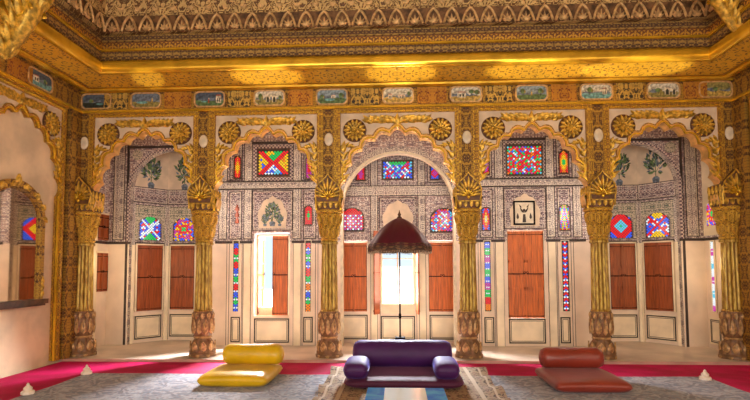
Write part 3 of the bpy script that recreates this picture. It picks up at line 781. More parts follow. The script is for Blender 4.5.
def p_red(x, z, i, j):
    return 'r' if (i % 4 == 0 or j % 4 == 0 or z > .22) else ('w' if (i + j) % 4 else 'm')
def p_multi(x, z, i, j): return 'rocbmrwm'[hsh(i, j, 8)]
def p_blocks(seq):
    def f(x, z, i, j):
        k = int((z + .5) * len(seq)); k = max(0, min(len(seq) - 1, k)); c = seq[len(seq) - 1 - k]
        return 'w' if (i % 2 and j % 3 == 1 and c not in 'ro') else c
    return f
def p_zig(seq):
    def f(x, z, i, j):
        return seq[int(((z * 12 + abs(x) * 2.5) % 1) * len(seq)) % len(seq)]
    return f
def p_diam(seq):
    def f(x, z, i, j): return seq[min(len(seq) - 1, int((abs(x) + abs(z)) * 2 * len(seq) / 1.5))]
    return f
def p_cross(x, z, i, j):
    return 'r' if abs(abs(x) - abs(z)) < .08 else ('y' if abs(z) > abs(x) + .16 and (abs(z) > .25) else 'bwbr'[hsh(i, j, 4)])
def p_star(x, z, i, j):
    r_ = sqrt(x * x + z * z)
    return 'w' if r_ < .12 or (abs(abs(x) - abs(z)) < .07) else ('g' if abs(z) > abs(x) + .12 else 'bbwr'[hsh(i, j, 4)])
def p_rose(x, z, i, j):
    r_ = sqrt(x * x + z * z)
    return 'g' if r_ < .1 else ('r' if r_ < .2 else 'mbyr'[hsh(i, j, 4)])

def shutters(label, w, h, loc, rz, mat='shutter', opening=(0, 0), group='closed wooden shutters of the gallery', rows=3):
    """pair of plank leaves, local origin at the middle of the sill"""
    t = thing('wooden_shutter', label, 'shutter', loc, rz, group)
    mb = MB(); mb.box(-w / 2 - .022, -w / 2, -.012, .05, 0, h + .02).box(w / 2, w / 2 + .022, -.012, .05, 0, h + .02).box(-w / 2 - .022, w / 2 + .022, -.012, .05, h, h + .022)
    mb.build('frame', 'cream', t, smooth=False)
    for sx, op in ((-1, opening[0]), (1, opening[1])):
        if op is None: continue
        mb = MB(); lw = w / 2 - .001; np_ = 3
        for k in range(np_):   # planks, hinge edge at x=0, running towards the middle
            a = -sx * lw * k / np_; b = -sx * (lw * (k + 1) / np_ - .003); x0, x1 = sorted((a, b)); mb.box(x0, x1, 0, .022, .004, h - .004)
        x0, x1 = sorted((0, -sx * lw)); mb.box(x0, x1, .016, .026, .004, h - .004)
        for q in range(rows + 1):
            z = .03 + (h - .09) * q / rows; x0, x1 = sorted((0, -sx * lw)); mb.box(x0, x1, -.010, .001, z - .012, z + .026)
        x0, x1 = sorted((-sx * lw, -sx * (lw - .03))); mb.box(x0, x1, -.010, .001, 0.004, h - .004)
        x0, x1 = sorted((0, -sx * .026)); mb.box(x0, x1, -.010, .001, 0.004, h - .004)
        if sx < 0 and not op: mb.box(lw - .012, lw + .014, -.016, -.006, 0.004, h - .004)
        lf = mb.build('leaf', mat, t, smooth=False); lf.location = (sx * w / 2, 0, 0); lf.rotation_euler = (0, 0, sx * op)
        s2 = MB(); x0, x1 = sorted((0, -sx * lw * .98))
        s2.box(x0, x1, -.014, -.009, h * .50, h * .50 + .014).box(x0, x1, -.013, -.009, .030, .038).box(x0, x1, -.013, -.009, h - .062, h - .054)
        s2.box(x1 - .007, x1, -.013, -.009, .03, h - .054).box(x0, x0 + .005, -.013, -.009, .03, h - .054)
        s2.build('iron_strap', 'iron', lf, smooth=False)
        k2 = MB(); pth = [(-sx * (lw - .02) + .016 * cos(q * pi / 6), -.018, h * .52 + .016 * sin(q * pi / 6)) for q in range(12)]
        k2.tube(pth, .004, 6, closed=True); k2.build('ring_handle', 'iron', lf)
    return t

# -- bay 2 (half-open doorway) and bay 4 (closed shutters): same wall scheme mirrored
def bay(cx, name, holes, tone):
    x0, x1 = (-3.02, -0.93) if cx < 0 else (0.93, 3.02)
    w = holed(name, x0, x1, 0, 3.46, holes, GY, GY + .16, 'fresco_wall')
    for sx in (-1, 1):
        a, b = sorted((cx + sx * .33, cx + sx * .47)); strip(w, a, b, 1.69, 3.30, 'fresco_b', GY, .02, 'lattice_pilaster')
        a, b = sorted((cx + sx * .50, cx + sx * .71)); strip(w, a, b, 1.69, 2.47, 'fresco_a', GY, .006); strip(w, a, b, 2.65, 3.30, 'fresco_a', GY, .006)
        a, b = sorted((cx + sx * .74, cx + sx * .88)); strip(w, a, b, 1.69, 3.30, 'fresco_b', GY, .012, 'lattice_pilaster')
        dado(w, *sorted((cx + sx * .50, cx + sx * .67)), .04, .46, GY)
        vlines(w, [cx + sx * q for q in (.345, .47, .49, .70, .74)], 0.0, 1.62, GY)
        strip(w, *sorted((cx + sx * .35, cx + sx * .46)), 0, 1.62, 'cream', GY, .02, 'plaster_pilaster')
        hline(w, *sorted((cx + sx * .32, cx + sx * .93)), GY)
    strip(w, cx - .92, cx + .92, 2.49, 2.635, 'fresco_b', GY, .026, 'lattice_band'); strip(w, cx - .92, cx + .92, 2.50, 2.515, 'border', GY, .03, 'dark_line'); strip(w, cx - .92, cx + .92, 2.61, 2.625, 'border', GY, .03, 'dark_line')
    strip(w, cx - .33, cx + .33, 1.83, 2.48, 'fresco_a', GY, .006); strip(w, cx - .33, cx + .33, 2.64, 3.22, 'rail', GY, .008, 'checked_border')
    strip(w, cx - .35, cx + .35, 3.24, 3.28, 'border', GY, .02, 'dark_line')
    dado(w, cx - .29, cx + .29, .035, .435, GY)
    # cusped niche painting
    c = [(q[0] * .24 + cx, q[1]) for q in [(x / .735, 1.88 + (z - 2.2) * .40 + .12) for x, z in cusp(.735, 2.2, .93, 5)]]
    nb = MB(); o = [(cx - .22, 1.87), (cx + .22, 1.87)] + c
    nb.prism(o, GY - .012, GY + .002); nb.build('niche_picture', 'spandrel', w, smooth=False)
    return w
w2 = bay(-2.02, 'wall_back', [(-2.31, -1.74, .46, 1.80)], 0)
w4 = bay(2.00, 'wall_back.001', [(1.71, 2.29, .42, 1.81)], 0)
def potted(parent, x, z, h, y, seed=1, wv=1.0):
    """painted flowering tree in a vase, low relief"""
    r_ = random.Random(seed); mb = MB()
    mb.prism([(x - .035 * wv, z), (x + .035 * wv, z), (x + .05 * wv, z + h * .14), (x + .02 * wv, z + h * .2), (x - .02 * wv, z + h * .2), (x - .05 * wv, z + h * .14)], y - .006, y, 'p_hill')
    mb.box(x - .005, x + .005, y - .006, y, z + h * .18, z + h * .85, 'p_green')
    for k in range(110):
        a = r_.uniform(0, 2 * pi); q = sqrt(r_.random()); px = x + cos(a) * q * h * .25; pz = z + h * .60 + sin(a) * q * h * .30
        mb.leaf(px, pz, atan2(pz - z - h * .35, px - x) + r_.uniform(-.5, .5), h * .125, h * .06, .004, y, ('p_green', 'p_green', 'p_dark', 'p_hill')[k % 4], nl=3)
        if k % 5 == 0: mb.ball((px, y - .004, pz), .011, .004, .011, 'p_hill', 8, 4)
    for sx in (-1, 1): mb.tube([(x, y - .003, z + h * .3), (x + sx * h * .12, y - .003, z + h * .5), (x + sx * h * .15, y - .003, z + h * .75)], .004, 4, 'p_green')
    mb.build('painted_tree', None, parent, smooth=False)
potted(w2, -2.02, 1.90, .40, GY - .012, 3)
for q in (-.12, .12): potted(w2, -2.02 + q, 1.90, .2, GY - .012, 4, .6)
# framed picture on wall of bay 4
t = thing('framed_picture', 'small black-framed white picture hung above the orange shutters', 'picture', (1.985, GY - .014, 2.08))
MB().box(-.15, .15, -.006, 0, -.17, .17).build('sheet', 'medal', t, smooth=False)
mb = MB()
for q in ((-.168, .168, -.19, -.165), (-.168, .168, .165, .19), (-.168, -.145, -.19, .19), (.145, .168, -.19, .19)): mb.box(q[0], q[1], -.018, 0, q[2], q[3])
mb.build('frame', 'iron', t, smooth=False)
mb = MB(); mb.prism([(-.028, -.15), (.028, -.15), (.018, -.02), (-.018, -.02)], -.009, -.006); mb.ball((0, -.006, .04), .02, .004, .024, None, 10, 6)
for sx in (-1, 1):
    mb.leaf(0, .0, pi / 2 - sx * .9, .12, .03, .004, -.006, nl=4, curl=sx * .6); mb.leaf(sx * .10, -.10, pi / 2, .10, .04, .004, -.006, nl=4); mb.leaf(sx * .04, .08, pi / 2 - sx * .6, .07, .02, .004, -.006, nl=4)
mb.build('drawn_figure', 'border', t, smooth=False)

# glass of bays 2 and 4
G2 = 'stained glass of the gallery back wall'
stained('fanlight with red cross pattern above the half-open doorway', .50, .43, p_x, (-2.01, GY - .012, 2.93), 0, G2, .05, frame='wood_dark', fr=.02)
stained('fanlight of red, blue and green flowers above the orange shutters', .54, .47, p_flower, (2.005, GY - .012, 2.92), 0, G2, .046, frame='wood_dark', fr=.02)
stained('tall narrow glass strip left of the half-open doorway', .09, 1.13, p_blocks('brgrbgrbgb'), (-2.605, GY - .006, 1.10), 0, G2, .044, fr=.01, frame='cream')
stained('tall narrow glass strip right of the half-open doorway', .09, 1.13, p_blocks('rbgbrgobgo'), (-1.437, GY - .006, 1.10), 0, G2, .044, fr=.01, frame='cream')
stained('tall narrow glass strip left of the orange shutters', .10, 1.10, p_blocks('bgmbgbmgro'), (1.402, GY - .006, 1.09), 0, G2, .032, fr=.01, frame='cream')
stained('tall zigzag glass strip of red and blue right of the orange shutters', .11, 1.10, p_zig('rrbw'), (2.605, GY - .006, 1.09), 0, G2, .044, fr=.01, frame='cream')
stained('small red and amber light up beside the red-cross fanlight, on its left', .10, .36, p_diam('yor'), (-2.60, GY - .008, 2.86), 0, G2, .034, 'arch')
stained('small dim red light up beside the red-cross fanlight, on its right', .09, .34, p_diam('rm'), (-1.43, GY - .008, 2.84), 0, G2, .034, 'arch')
stained('red rosette light with green centre above the strip right of the doorway', .115, .30, p_diam('grr'), (-1.435, GY - .008, 2.07), 0, G2, .03, 'arch')
stained('narrow diamond-pattern light of red and amber above the strip left of the orange shutters', .13, .36, p_diam('wyrrb'), (1.39, GY - .008, 1.99), 0, G2, .03, 'arch')
stained('narrow chevron light of amber and purple above the zigzag strip', .15, .40, p_zig('ymbrg'), (2.61, GY - .008, 2.0), 0, G2, .03, 'arch')
stained('small purple and red light level with the flower fanlight, on its left', .10, .32, p_diam('bmr'), (1.40, GY - .008, 2.85), 0, G2, .034, 'arch')
stained('small amber and red light level with the flower fanlight, on its right', .13, .36, p_diam('gyor'), (2.62, GY - .008, 2.88), 0, G2, .034, 'arch')
mb = MB(); c = (-2.60, GY - .01, 2.07)
for k in range(3): mb.leaf(c[0], c[2] - .13 + .1 * k, pi / 2, .12, .07, .015, GY - .008)
mb.build('painted_flower', 'p_red', w2)

mb = MB().box(-2.30, -1.76, GY + .10, GY + .13, .46, .60)
for k in range(12): mb.tube([(-2.27 + .043 * k + .016 * cos(q * pi / 4), GY + .098, .53 + .035 * sin(q * pi / 4)) for q in range(8)], .004, 5, closed=True)
mb.build('pierced_balustrade', 'cream', w2)
# doorway bay 2: left leaf swung open, right leaf closed
tag(shutters('half-open doorway shutters letting in glaring daylight', .50, 1.28, (-2.025, GY + .06, .47), 0, 'shutter', (radians(-82), 0.12), None), None, None)
shutters('closed orange-red double shutters under the black-framed picture', .56, 1.37, (2.0, GY + .02, .43), 0, 'shutter', (0, 0))

# -- bay 3: white-edged arch with deeper recess behind
w3 = arched_wall('wall_back.002', -.93, .93, 3.46, 0, .875, 2.18, .875, GY, GY + .12, 'fresco_wall', 'cream')
MB().band([(.875, 0)] + arch_pts(.875, 2.18, .875) + [(-.875, 0)], [(.915, 0)] + arch_pts(.915, 2.18, .915) + [(-.915, 0)], GY - .03, GY + .01).build('white_arch_moulding', 'medal', w3)
mb = MB(); a_, b_ = arch_pts(.93, 2.18, .93), arch_pts(1.0, 2.18, 1.0)
mb.band([p for p in a_ if abs(p[0]) < .92], [p for p, q in zip(b_, a_) if abs(q[0]) < .92], GY - .012, GY); mb.build('leafy_arch_band', 'fresco_b', w3)
BY = 8.32
wb = holed('wall_back.003', -1.12, 1.12, 0, 3.46, [(-.29, .27, .47, 1.86), (-.97, -.51, .50, 1.68), (.49, .965, .50, 1.68)], BY, BY + .14, 'fresco_wall')
struct(MB().box(-1.12, -1.06, GY + .12, BY + .01, 0, 3.46).build('wall_recess_left', 'fresco_wall')); struct(MB().box(1.06, 1.12, GY + .12, BY + .01, 0, 3.46).build('wall_recess_right', 'fresco_wall'))
for sx in (-1, 1):
    strip(wb, *sorted((sx * .33, sx * .46)), 1.69, 3.4, 'fresco_b', BY, .02, 'lattice_pilaster'); strip(wb, *sorted((sx * .34, sx * .46)), 0, 1.64, 'cream', BY, .03, 'plaster_pilaster')
    strip(wb, *sorted((sx * .49, sx * 1.02)), 2.64, 3.2, 'fresco_a', BY, .008); vlines(wb, [sx * .345, sx * .455, sx * .30], 0, 1.64, BY - .03)
    dado(wb, *sorted((sx * .50, sx * .98)), .04, .46, BY)
strip(wb, -1.05, 1.05, 2.42, 2.60, 'fresco_b', BY, .026, 'lattice_band'); strip(wb, -.31, .31, 1.88, 2.40, 'fresco_a', BY, .006); dado(wb, -.30, .28, .03, .44, BY)
c = [(q[0] * .26, q[1]) for q in [(x / .735, 1.98 + (z - 2.2) * .38) for x, z in cusp(.735, 2.2, .93, 5)]]
MB().prism([(-.24, 1.90), (.24, 1.90)] + c, BY - .012, BY).build('niche_picture', 'spandrel', wb, smooth=False)
stained('wide fanlight of red, white and blue lozenges inside the white arch', .50, .30, p_mixed, (0, BY - .012, 2.86), 0, G2, .05, fr=.02)
stained('arched red and white lattice light left of the umbrella canopy', .40, .38, p_red, (-.77, BY - .012, 2.03), 0, G2, .045, 'arch')
stained('arched multicoloured light right of the umbrella canopy', .43, .39, p_multi, (.755, BY - .012, 2.01), 0, G2, .048, 'arch')
stained('small magenta light in the upper left of the white arch', .14, .22, p_diam('mr'), (-.62, BY - .012, 2.80), 0, G2, .034)
stained('small magenta light in the upper right of the white arch', .14, .22, p_diam('mrb'), (.62, BY - .012, 2.80), 0, G2, .034)
shutters('closed orange shutters left of the bright central window', .44, 1.15, (-.74, BY + .02, .498), 0, 'shutter', (0, 0))
shutters('closed orange shutters right of the bright central window', .45, 1.15, (.728, BY + .02, .498), 0, 'shutter', (0, 0))
cw = bpy.data.objects.new('window_1', None); COL.objects.link(cw); cw.location = (-.01, BY, .47); struct(cw)
mb = MB()
for q in ((-.28, -.25, 0, 1.38), (.25, .28, 0, 1.38), (-.28, .28, 1.35, 1.38), (-.012, .012, .16, 1.35), (-.25, .25, .90, .915)): mb.box(q[0], q[1], .03, .06, q[2], q[3])
mb.build('window_frame', 'cream', cw, smooth=False)
mb = MB(); mb.box(-.26, .26, .01, .04, 0, .02); mb.box(-.26, .26, .01, .04, .14, .165)
mb.box(-.26, .26, .022, .032, .02, .14)
for k in range(14):
    x = -.24 + .48 * k / 13; mb.box(x - .005, x + .005, .012, .03, .02, .14)
    if k < 13: mb.tube([(x + .018 + .014 * cos(q * pi / 4), .02, .08 + .03 * sin(q * pi / 4)) for q in range(8)], .004, 5, closed=True)
mb.build('pierced_balustrade', 'cream', cw)
for x_, th, wd, lb in ((-.315, 153, .17, 'single red shutter leaf swung open at the left side of the bright central window'), (.300, -168, .15, 'single red shutter leaf swung open at the right side of the bright central window')):
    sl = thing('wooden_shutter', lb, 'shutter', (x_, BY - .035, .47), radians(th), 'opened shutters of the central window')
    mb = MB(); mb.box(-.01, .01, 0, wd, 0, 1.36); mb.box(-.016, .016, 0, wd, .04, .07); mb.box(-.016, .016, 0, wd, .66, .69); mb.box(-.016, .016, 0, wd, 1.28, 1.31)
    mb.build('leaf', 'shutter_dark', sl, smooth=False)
    MB().box(-.019, .019, .0, wd * .9, .672, .680).build('iron_strap', 'iron', sl, smooth=False)

# -- end bays: arch into a three-sided alcove with painted trees
def alcove(s_, k0):
    cx = s_ * 3.72
    wn = arched_wall('wall_back.%03d' % (4 + k0), *sorted((s_ * 3.02, s_ * 4.80)), 3.46, cx, .66, 2.50, .66, GY, GY + .12, 'fresco_wall', 'fresco_b')
    MB().band([(cx + .66, 1.66)] + arch_pts(.66, 2.50, .66, cx) + [(cx - .66, 1.66)], [(cx + .70, 1.66)] + arch_pts(.70, 2.50, .70, cx) + [(cx - .70, 1.66)], GY - .02, GY).build('checked_arch_band', 'rail', wn)
    jx = sorted((s_ * 4.405, s_ * 4.44)); strip(wn, *jx, 0, 3.3, 'border', GY, .012, 'dark_corner_line'); strip(wn, *sorted((s_ * 4.47, s_ * 4.66)), 1.69, 3.3, 'fresco_b', GY, .01, 'lattice_pilaster')
    strip(wn, *sorted((s_ * 4.40, s_ * 3.04)), 3.20, 3.24, 'border', GY, .012, 'dark_line')
    for q in (4.27, 3.17):
        mb = MB(); tmp = MB(); tmp.lathe([(.085, 0), (.085, .01), (.06, .012), (.055, .006), (.02, .006), (.015, .014), (.001, .014)], 24)
        T = Matrix.Translation((s_ * q, GY, 3.09)) @ Matrix(((1, 0, 0), (0, 0, -1), (0, 1, 0))).to_4x4(); mb.add([T @ Vector(v) for v in tmp.v], tmp.f); mb.build('painted_medallion', 'fresco_g', wn)
    hline(wn, *sorted((s_ * 4.36, s_ * 4.72)), GY)
    P = [(s_ * 4.40, GY + .10), (s_ * 4.02, 8.52), (s_ * 3.42, 8.52), (s_ * 3.04, GY + .10)]
    if s_ > 0: P = P[::-1]      # left to right as seen
    out = []
    for i in range(3):
        (ax, ay), (bx, by) = P[i], P[i + 1]; L = math.hypot(bx - ax, by - ay); rz = atan2(by - ay, bx - ax)
        mb = MB().box(0, L, 0, .10, 0, 3.46)
        w = struct(mb.build('wall_alcove.%03d' % (k0 * 3 + i), 'fresco_wall', None, smooth=False, loc=(ax, ay, 0), rot=rz))
        strip(w, 0, L, 2.36, 3.45, 'spandrel', 0, .004, 'painted_sky'); strip(w, 0, L, 2.33, 2.60, 'fresco_a', 0, .016, 'dark_painted_band'); strip(w, 0, L, 2.445, 2.475, 'rail', 0, .02, 'checked_border')
        strip(w, 0.02, L - .02, 1.69, 2.30, 'fresco_g', 0, .006); strip(w, 0, .05, 0, 2.33, 'fresco_b', 0, .02, 'lattice_pilaster'); strip(w, L - .05, L, 0, 2.33, 'fresco_b', 0, .02, 'lattice_pilaster')
        strip(w, 0, .05, 0, 1.62, 'cream', 0, .024, 'plaster_pilaster'); strip(w, L - .05, L, 0, 1.62, 'cream', 0, .024, 'plaster_pilaster')
        hline(w, 0, L, 0); dado(w, .07, L - .07, .05, .45, 0)
        potted(w, L * .5, 2.58, .60, -.006, i * 5 + k0, 1.2)
        out.append((w, ax, ay, rz, L))
    struct(MB().box(*sorted((s_ * 3.0, s_ * 4.5)), GY + .1, 8.7, 3.44, 3.46).build('ceiling_alcove', 'cream'))
    return wn, out
def onfacet(F, x, y, z): _, ax, ay, rz, L = F; return (ax + cos(rz) * x - sin(rz) * y, ay + sin(rz) * x + cos(rz) * y, z)
wl, FL = alcove(-1, 0); wr, FR = alcove(1, 1)
G5 = 'stained glass of the end alcoves'
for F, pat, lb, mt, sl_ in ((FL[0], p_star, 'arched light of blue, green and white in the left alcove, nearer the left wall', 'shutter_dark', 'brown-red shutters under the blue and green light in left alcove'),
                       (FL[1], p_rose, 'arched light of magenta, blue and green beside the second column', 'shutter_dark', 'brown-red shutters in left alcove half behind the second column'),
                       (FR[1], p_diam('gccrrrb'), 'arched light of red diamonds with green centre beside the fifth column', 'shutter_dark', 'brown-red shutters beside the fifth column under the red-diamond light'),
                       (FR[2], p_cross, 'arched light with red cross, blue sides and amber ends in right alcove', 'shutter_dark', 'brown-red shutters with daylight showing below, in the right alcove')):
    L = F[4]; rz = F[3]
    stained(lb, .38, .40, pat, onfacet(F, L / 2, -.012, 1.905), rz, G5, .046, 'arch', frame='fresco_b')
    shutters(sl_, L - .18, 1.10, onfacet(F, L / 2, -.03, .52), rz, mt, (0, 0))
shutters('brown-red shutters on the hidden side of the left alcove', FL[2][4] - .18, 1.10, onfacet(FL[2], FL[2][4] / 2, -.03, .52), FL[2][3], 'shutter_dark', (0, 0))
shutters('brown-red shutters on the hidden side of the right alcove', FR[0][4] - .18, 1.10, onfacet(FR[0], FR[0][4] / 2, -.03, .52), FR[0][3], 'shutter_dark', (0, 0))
stained('arched red light in the hidden side of the left alcove', .38, .40, p_diam('yrb'), onfacet(FL[2], FL[2][4] / 2, -.012, 1.905), FL[2][3], G5, .036, 'arch', frame='fresco_b')
# end walls of the gallery
for s_, nm in ((-1, 'wall_end_left'), (1, 'wall_end_right')):
    w = struct(MB().box(*sorted((s_ * 4.74, s_ * 4.86)), 7.05, GY + .02, 0, 3.46).build(nm, 'fresco_wall'))
    x = s_ * 4.74
    MB().box(*sorted((x, x - s_ * .014)), 7.10, GY, 1.625, 1.665).build('dado_rail', 'border', w, smooth=False)
    if s_ < 0:
        MB().box(x, x + .01, 7.1, 7.66, 0, 3.4).build('plaster_face', 'cream', w, smooth=False)
    else:
        MB().box(x - .01, x, 7.1, GY, 1.7, 3.44).build('plaster_face', 'cream', w, smooth=False)
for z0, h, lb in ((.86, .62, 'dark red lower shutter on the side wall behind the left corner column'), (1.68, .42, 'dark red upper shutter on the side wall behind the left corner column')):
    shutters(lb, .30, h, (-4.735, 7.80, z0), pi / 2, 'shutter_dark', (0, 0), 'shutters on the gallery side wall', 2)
stained('oval of blue and magenta glass on the side wall behind the right corner column', .24, .36, p_rose, (4.722, 7.72, 2.02), -pi / 2, G5, .036, 'arch', frame='cream')
stained('pale narrow glass strip on the side wall behind the right corner column', .08, 1.05, p_blocks('wmwcwmwcwm'), (4.722, 7.74, 1.08), -pi / 2, G5, .03, frame='cream')
MB().box(-.15, .15, -.012, 0, -.2, .2).build('dado_panel', 'cream', bpy.data.objects['wall_end_right'], smooth=False, loc=(4.735, 7.74, .26), rot=-pi / 2)
for o_, q in ((.03, .014), (.055, .007)):
    mb = MB()
    for a, b, c, d in ((-.15 + o_, .15 - o_, -.2 + o_, -.2 + o_ + q), (-.15 + o_, .15 - o_, .2 - o_ - q, .2 - o_), (-.15 + o_, -.15 + o_ + q, -.2 + o_, .2 - o_), (.15 - o_ - q, .15 - o_, -.2 + o_, .2 - o_)): mb.box(a, b, -.016, -.01, c, d)
    mb.build('painted_line', 'border', bpy.data.objects['wall_end_right'], smooth=False, loc=(4.735, 7.74, .26), rot=-pi / 2)
# seal behind
struct(MB().box(-5.0, -4.4, 8.12, 8.2, 0, 3.6).build('wall_outer_left', 'plaster')); struct(MB().box(4.4, 5.0, 8.12, 8.2, 0, 3.6).build('wall_outer_right', 'plaster'))
# terrace outside the openings
struct(MB().box(-8, 8, 9.0, 20, -.6, -.4).build('terrace_ground', 'outside'))
tr = MB().box(-3.6, -.4, 11.0, 11.2, -.4, .75).box(.3, 3, 12, 12.2, -.4, .95).box(-.9, .35, 12.5, 12.7, -.4, 1.25)
struct(tr.build('wall_terrace', 'outside'))

# ------------------------------------------------------------------ mirror on the left wall
t = thing('wall_mirror', 'arched mirror in a carved gold frame on the left wall, reflecting shutters', 'mirror', (-WX - 0.038, 5.80, .84), pi / 2 + .030)
hw, hs = .44, 1.02
o = [(hw, 0)] + arch_pts(hw, hs, .34) + [(-hw, 0)]
MB().prism(o, -.012, 0).build('mirror_glass', 'mirror', t, smooth=False)
oo = [(hw + .065, 0)] + arch_pts(hw + .065, hs, .34 + .11) + [(-hw - .065, 0)]
MB().band(o, oo, -.05, 0).build('frame', 'gold_dark', t)
mb = MB()
for k in range(15):
    a = pi * (k + .5) / 15; mb.leaf(cos(a) * (hw + .02), hs + sin(a) * (.34 + .02), a + (.5 if k % 2 else -.5), .10, .07, .03, -.045, nl=5, curl=.8 if k % 2 else -.8)
mb.leaf(0, hs + .38, pi / 2, .14, .1, .035, -.045)
mb.build('carved_crest', 'gold_leaf', t)
mb = MB(); mb.box(-hw - .12, hw + .12, -.09, 0, -.06, 0).box(-hw - .09, hw + .09, -.07, 0, -.085, -.06); mb.build('ledge', 'wood_dark', t, smooth=False)
for sx in (-1, 1):
    mb = MB()
    for k in range(3): mb.leaf(sx * (hw + .03), .02 + .08 * k, pi / 2 - sx * .5, .11, .06, .03, -.04, nl=5, curl=sx * .7)
    mb.build('side_scroll', 'gold_leaf', t)

# ------------------------------------------------------------------ carved brackets near the cornice
def bracket(label, loc, rz, sc):
    t = thing('carved_bracket', label, 'bracket', loc, rz, 'carved brackets under the side cornices')
    mb = MB()
    mb.tube([(0, 0, -.42 * sc), (.0, -.10 * sc, -.25 * sc), (0, -.22 * sc, -.02 * sc), (0, -.34 * sc, .22 * sc), (0, -.36 * sc, .42 * sc)], [.03 * sc, .08 * sc, .12 * sc, .15 * sc, .17 * sc], 14)
    mb.build('stem', 'gold_leaf', t)
    r_ = random.Random(2); mb = MB()
    for lay in range(5):
        z = (-.38 + .17 * lay) * sc; yy = (-.03 - .075 * lay) * sc
        for k in range(7):
            a = radians(-105 + 35 * k)
            T = Matrix.Translation((0, yy, z)) @ Matrix.Rotation(a, 4, 'Z') @ Matrix.Rotation(radians(28), 4, 'X')
            mb.leaf(0, 0, pi / 2, (.26 + .02 * lay) * sc, .11 * sc, .045 * sc, -(.04 + .025 * lay) * sc, mat=T, nl=7, tip=.8)
    mb.build('acanthus_leaves', 'gold_leaf', t)
    for sx in (-1, 1):
        pth = []
        for q in range(22):
            a = q * .42; rr = (.16 - .006 * q) * sc; pth.append((sx * (.13 * sc), -.30 * sc - rr * cos(a), .20 * sc + rr * sin(a)))
        MB().tube(pth, [.028 * sc * (1 - q / 40) for q in range(22)], 8).build('scroll', 'gold_shine', t)
    MB().box(-.22 * sc, .22 * sc, -.50 * sc, 0, .42 * sc, .50 * sc).build('abacus', 'gold', t)
    return t
bracket('gold acanthus bracket jutting from the left wall beneath the cornice', (-3.94, 4.72, 3.64), pi / 2, .74)
bracket('pale carved acanthus bracket jutting from the right wall high in the corner', (3.94, 5.80, 4.18), -pi / 2, .62)

# ------------------------------------------------------------------ seats
def pillow(name, x0, x1, y0, y1, z0, z1, mat, label, cat, group, p=5.0, pinch=.0, n=26, e1=.42):
    cx, cy, cz = (x0 + x1) / 2, (y0 + y1) / 2, (z0 + z1) / 2; a, b, c = (x1 - x0) / 2, (y1 - y0) / 2, (z1 - z0) / 2
    vs = []; mb = MB(); seg = 96; rings = 26
    for j in range(rings + 1):
        ph = -pi / 2 + pi * j / rings
        for i in range(seg):
            th = 2 * pi * i / seg
            sg = lambda v, e: (1 if v >= 0 else -1) * abs(v) ** e
            e2 = 2 / p
            x = sg(cos(ph), e1) * sg(cos(th), e2); y = sg(cos(ph), e1) * sg(sin(th), e2); z = sg(sin(ph), .85)
            ed = 1 - pinch * (1 - (x * x) * (y * y)) * .10
            z *= 1 - pinch * .45 * (x * y) ** 2
            if z < 0: z = max(z, -.80) / .80
            wr_ = .012 * sin(9 * x + 3 * y) * (1 - abs(z)) * pinch
            vs.append((cx + a * x * (1 + wr_), cy + b * y * ed, cz + c * z))
    fs = [(j * seg + i, j * seg + (i + 1) % seg, (j + 1) * seg + (i + 1) % seg, (j + 1) * seg + i) for j in range(rings) for i in range(seg)]
    mb.add([(q[0] - cx, q[1] - cy, q[2] - z0) for q in vs], fs)
    t = thing(name, label, cat, (cx, cy, z0), 0, group)
    mb.build('padding', mat, t)
    pip = []
    for i in range(64):
        th = 2 * pi * i / 64; sg = lambda v, e: (1 if v >= 0 else -1) * abs(v) ** e
        pip.append((a * 1.0 * sg(cos(th), 2 / p), b * sg(sin(th), 2 / p) * (1 - pinch * .02), c * (.92)))
    MB().tube(pip, .006, 6, closed=True).build('piping', mat, t)
    return t
def bolster(label, L, r, loc, rz, mat, group, sag=.0):
    t = thing('bolster', label, 'bolster', loc, rz, group); mb = MB(); seg = 40; vs = []; prof = []
    e = min(.10, r * .75)
    for q in range(7): a = pi / 2 * q / 6; prof.append((-L / 2 + e * (1 - cos(a)), r - e + e * sin(a)))
    prof = [(-L / 2 + .012, .004), (-L / 2 + .004, r * .35), (-L / 2, r - e)] + prof[1:]
    nmid = 16; P = prof + [(-L / 2 + e + (L - 2 * e) * q / nmid, r) for q in range(1, nmid)] + [(-x, y) for x, y in prof[::-1]]
    for x, rr in P:
        for i in range(seg):
            a = 2 * pi * i / seg; w = 1 + .012 * sin(3 * a + x * 14) + .008 * sin(5 * a - x * 31)
            z = r + rr * sin(a) * w; z = max(z, r * .06)
            vs.append((x, rr * cos(a) * w, z - sag * (1 - (2 * x / L) ** 2) * 0))
    fs = [(k * seg + i, (k + 1) * seg + i, (k + 1) * seg + (i + 1) % seg, k * seg + (i + 1) % seg) for k in range(len(P) - 1) for i in range(seg)]
    fs += [tuple(range(seg)), tuple((len(P) - 1) * seg + i for i in range(seg - 1, -1, -1))]
    mb.add(vs, fs); mb.build('padding', mat, t)
    for sx in (-1, 1):
        MB().tube([(sx * (L / 2 - e * .30), (r - e * .29) * cos(q * pi / 16), max(r + (r - e * .29) * sin(q * pi / 16), .01)) for q in range(32)], .005, 6, closed=True).build('piping', mat, t)
        MB().ball((sx * (L / 2 - .004), 0, r), .010, .018, .018, None, 12, 6).build('button', mat, t)
    return t
Z0 = -0.0275
pillow('floor_mattress', -2.13, -1.38, 5.22, 6.02, Z0, .11, 'yellow', 'yellow satin floor mattress lying on the blue-grey rug', 'mattress', None, 14, .6, e1=.26)
bolster('yellow satin bolster resting at the back of the yellow mattress', .71, .118, (-1.70, 5.86, .100), 0, 'yellow', None)
pillow('floor_mattress', 1.56, 2.31, 5.08, 5.95, Z0, .10, 'rust', 'rust-red satin floor mattress lying on the blue-grey rug', 'mattress', None, 14, .6, e1=.26)
bolster('rust-red satin bolster resting at the back of the rust mattress', .70, .115, (1.94, 5.80, .088), 0, 'rust', None)
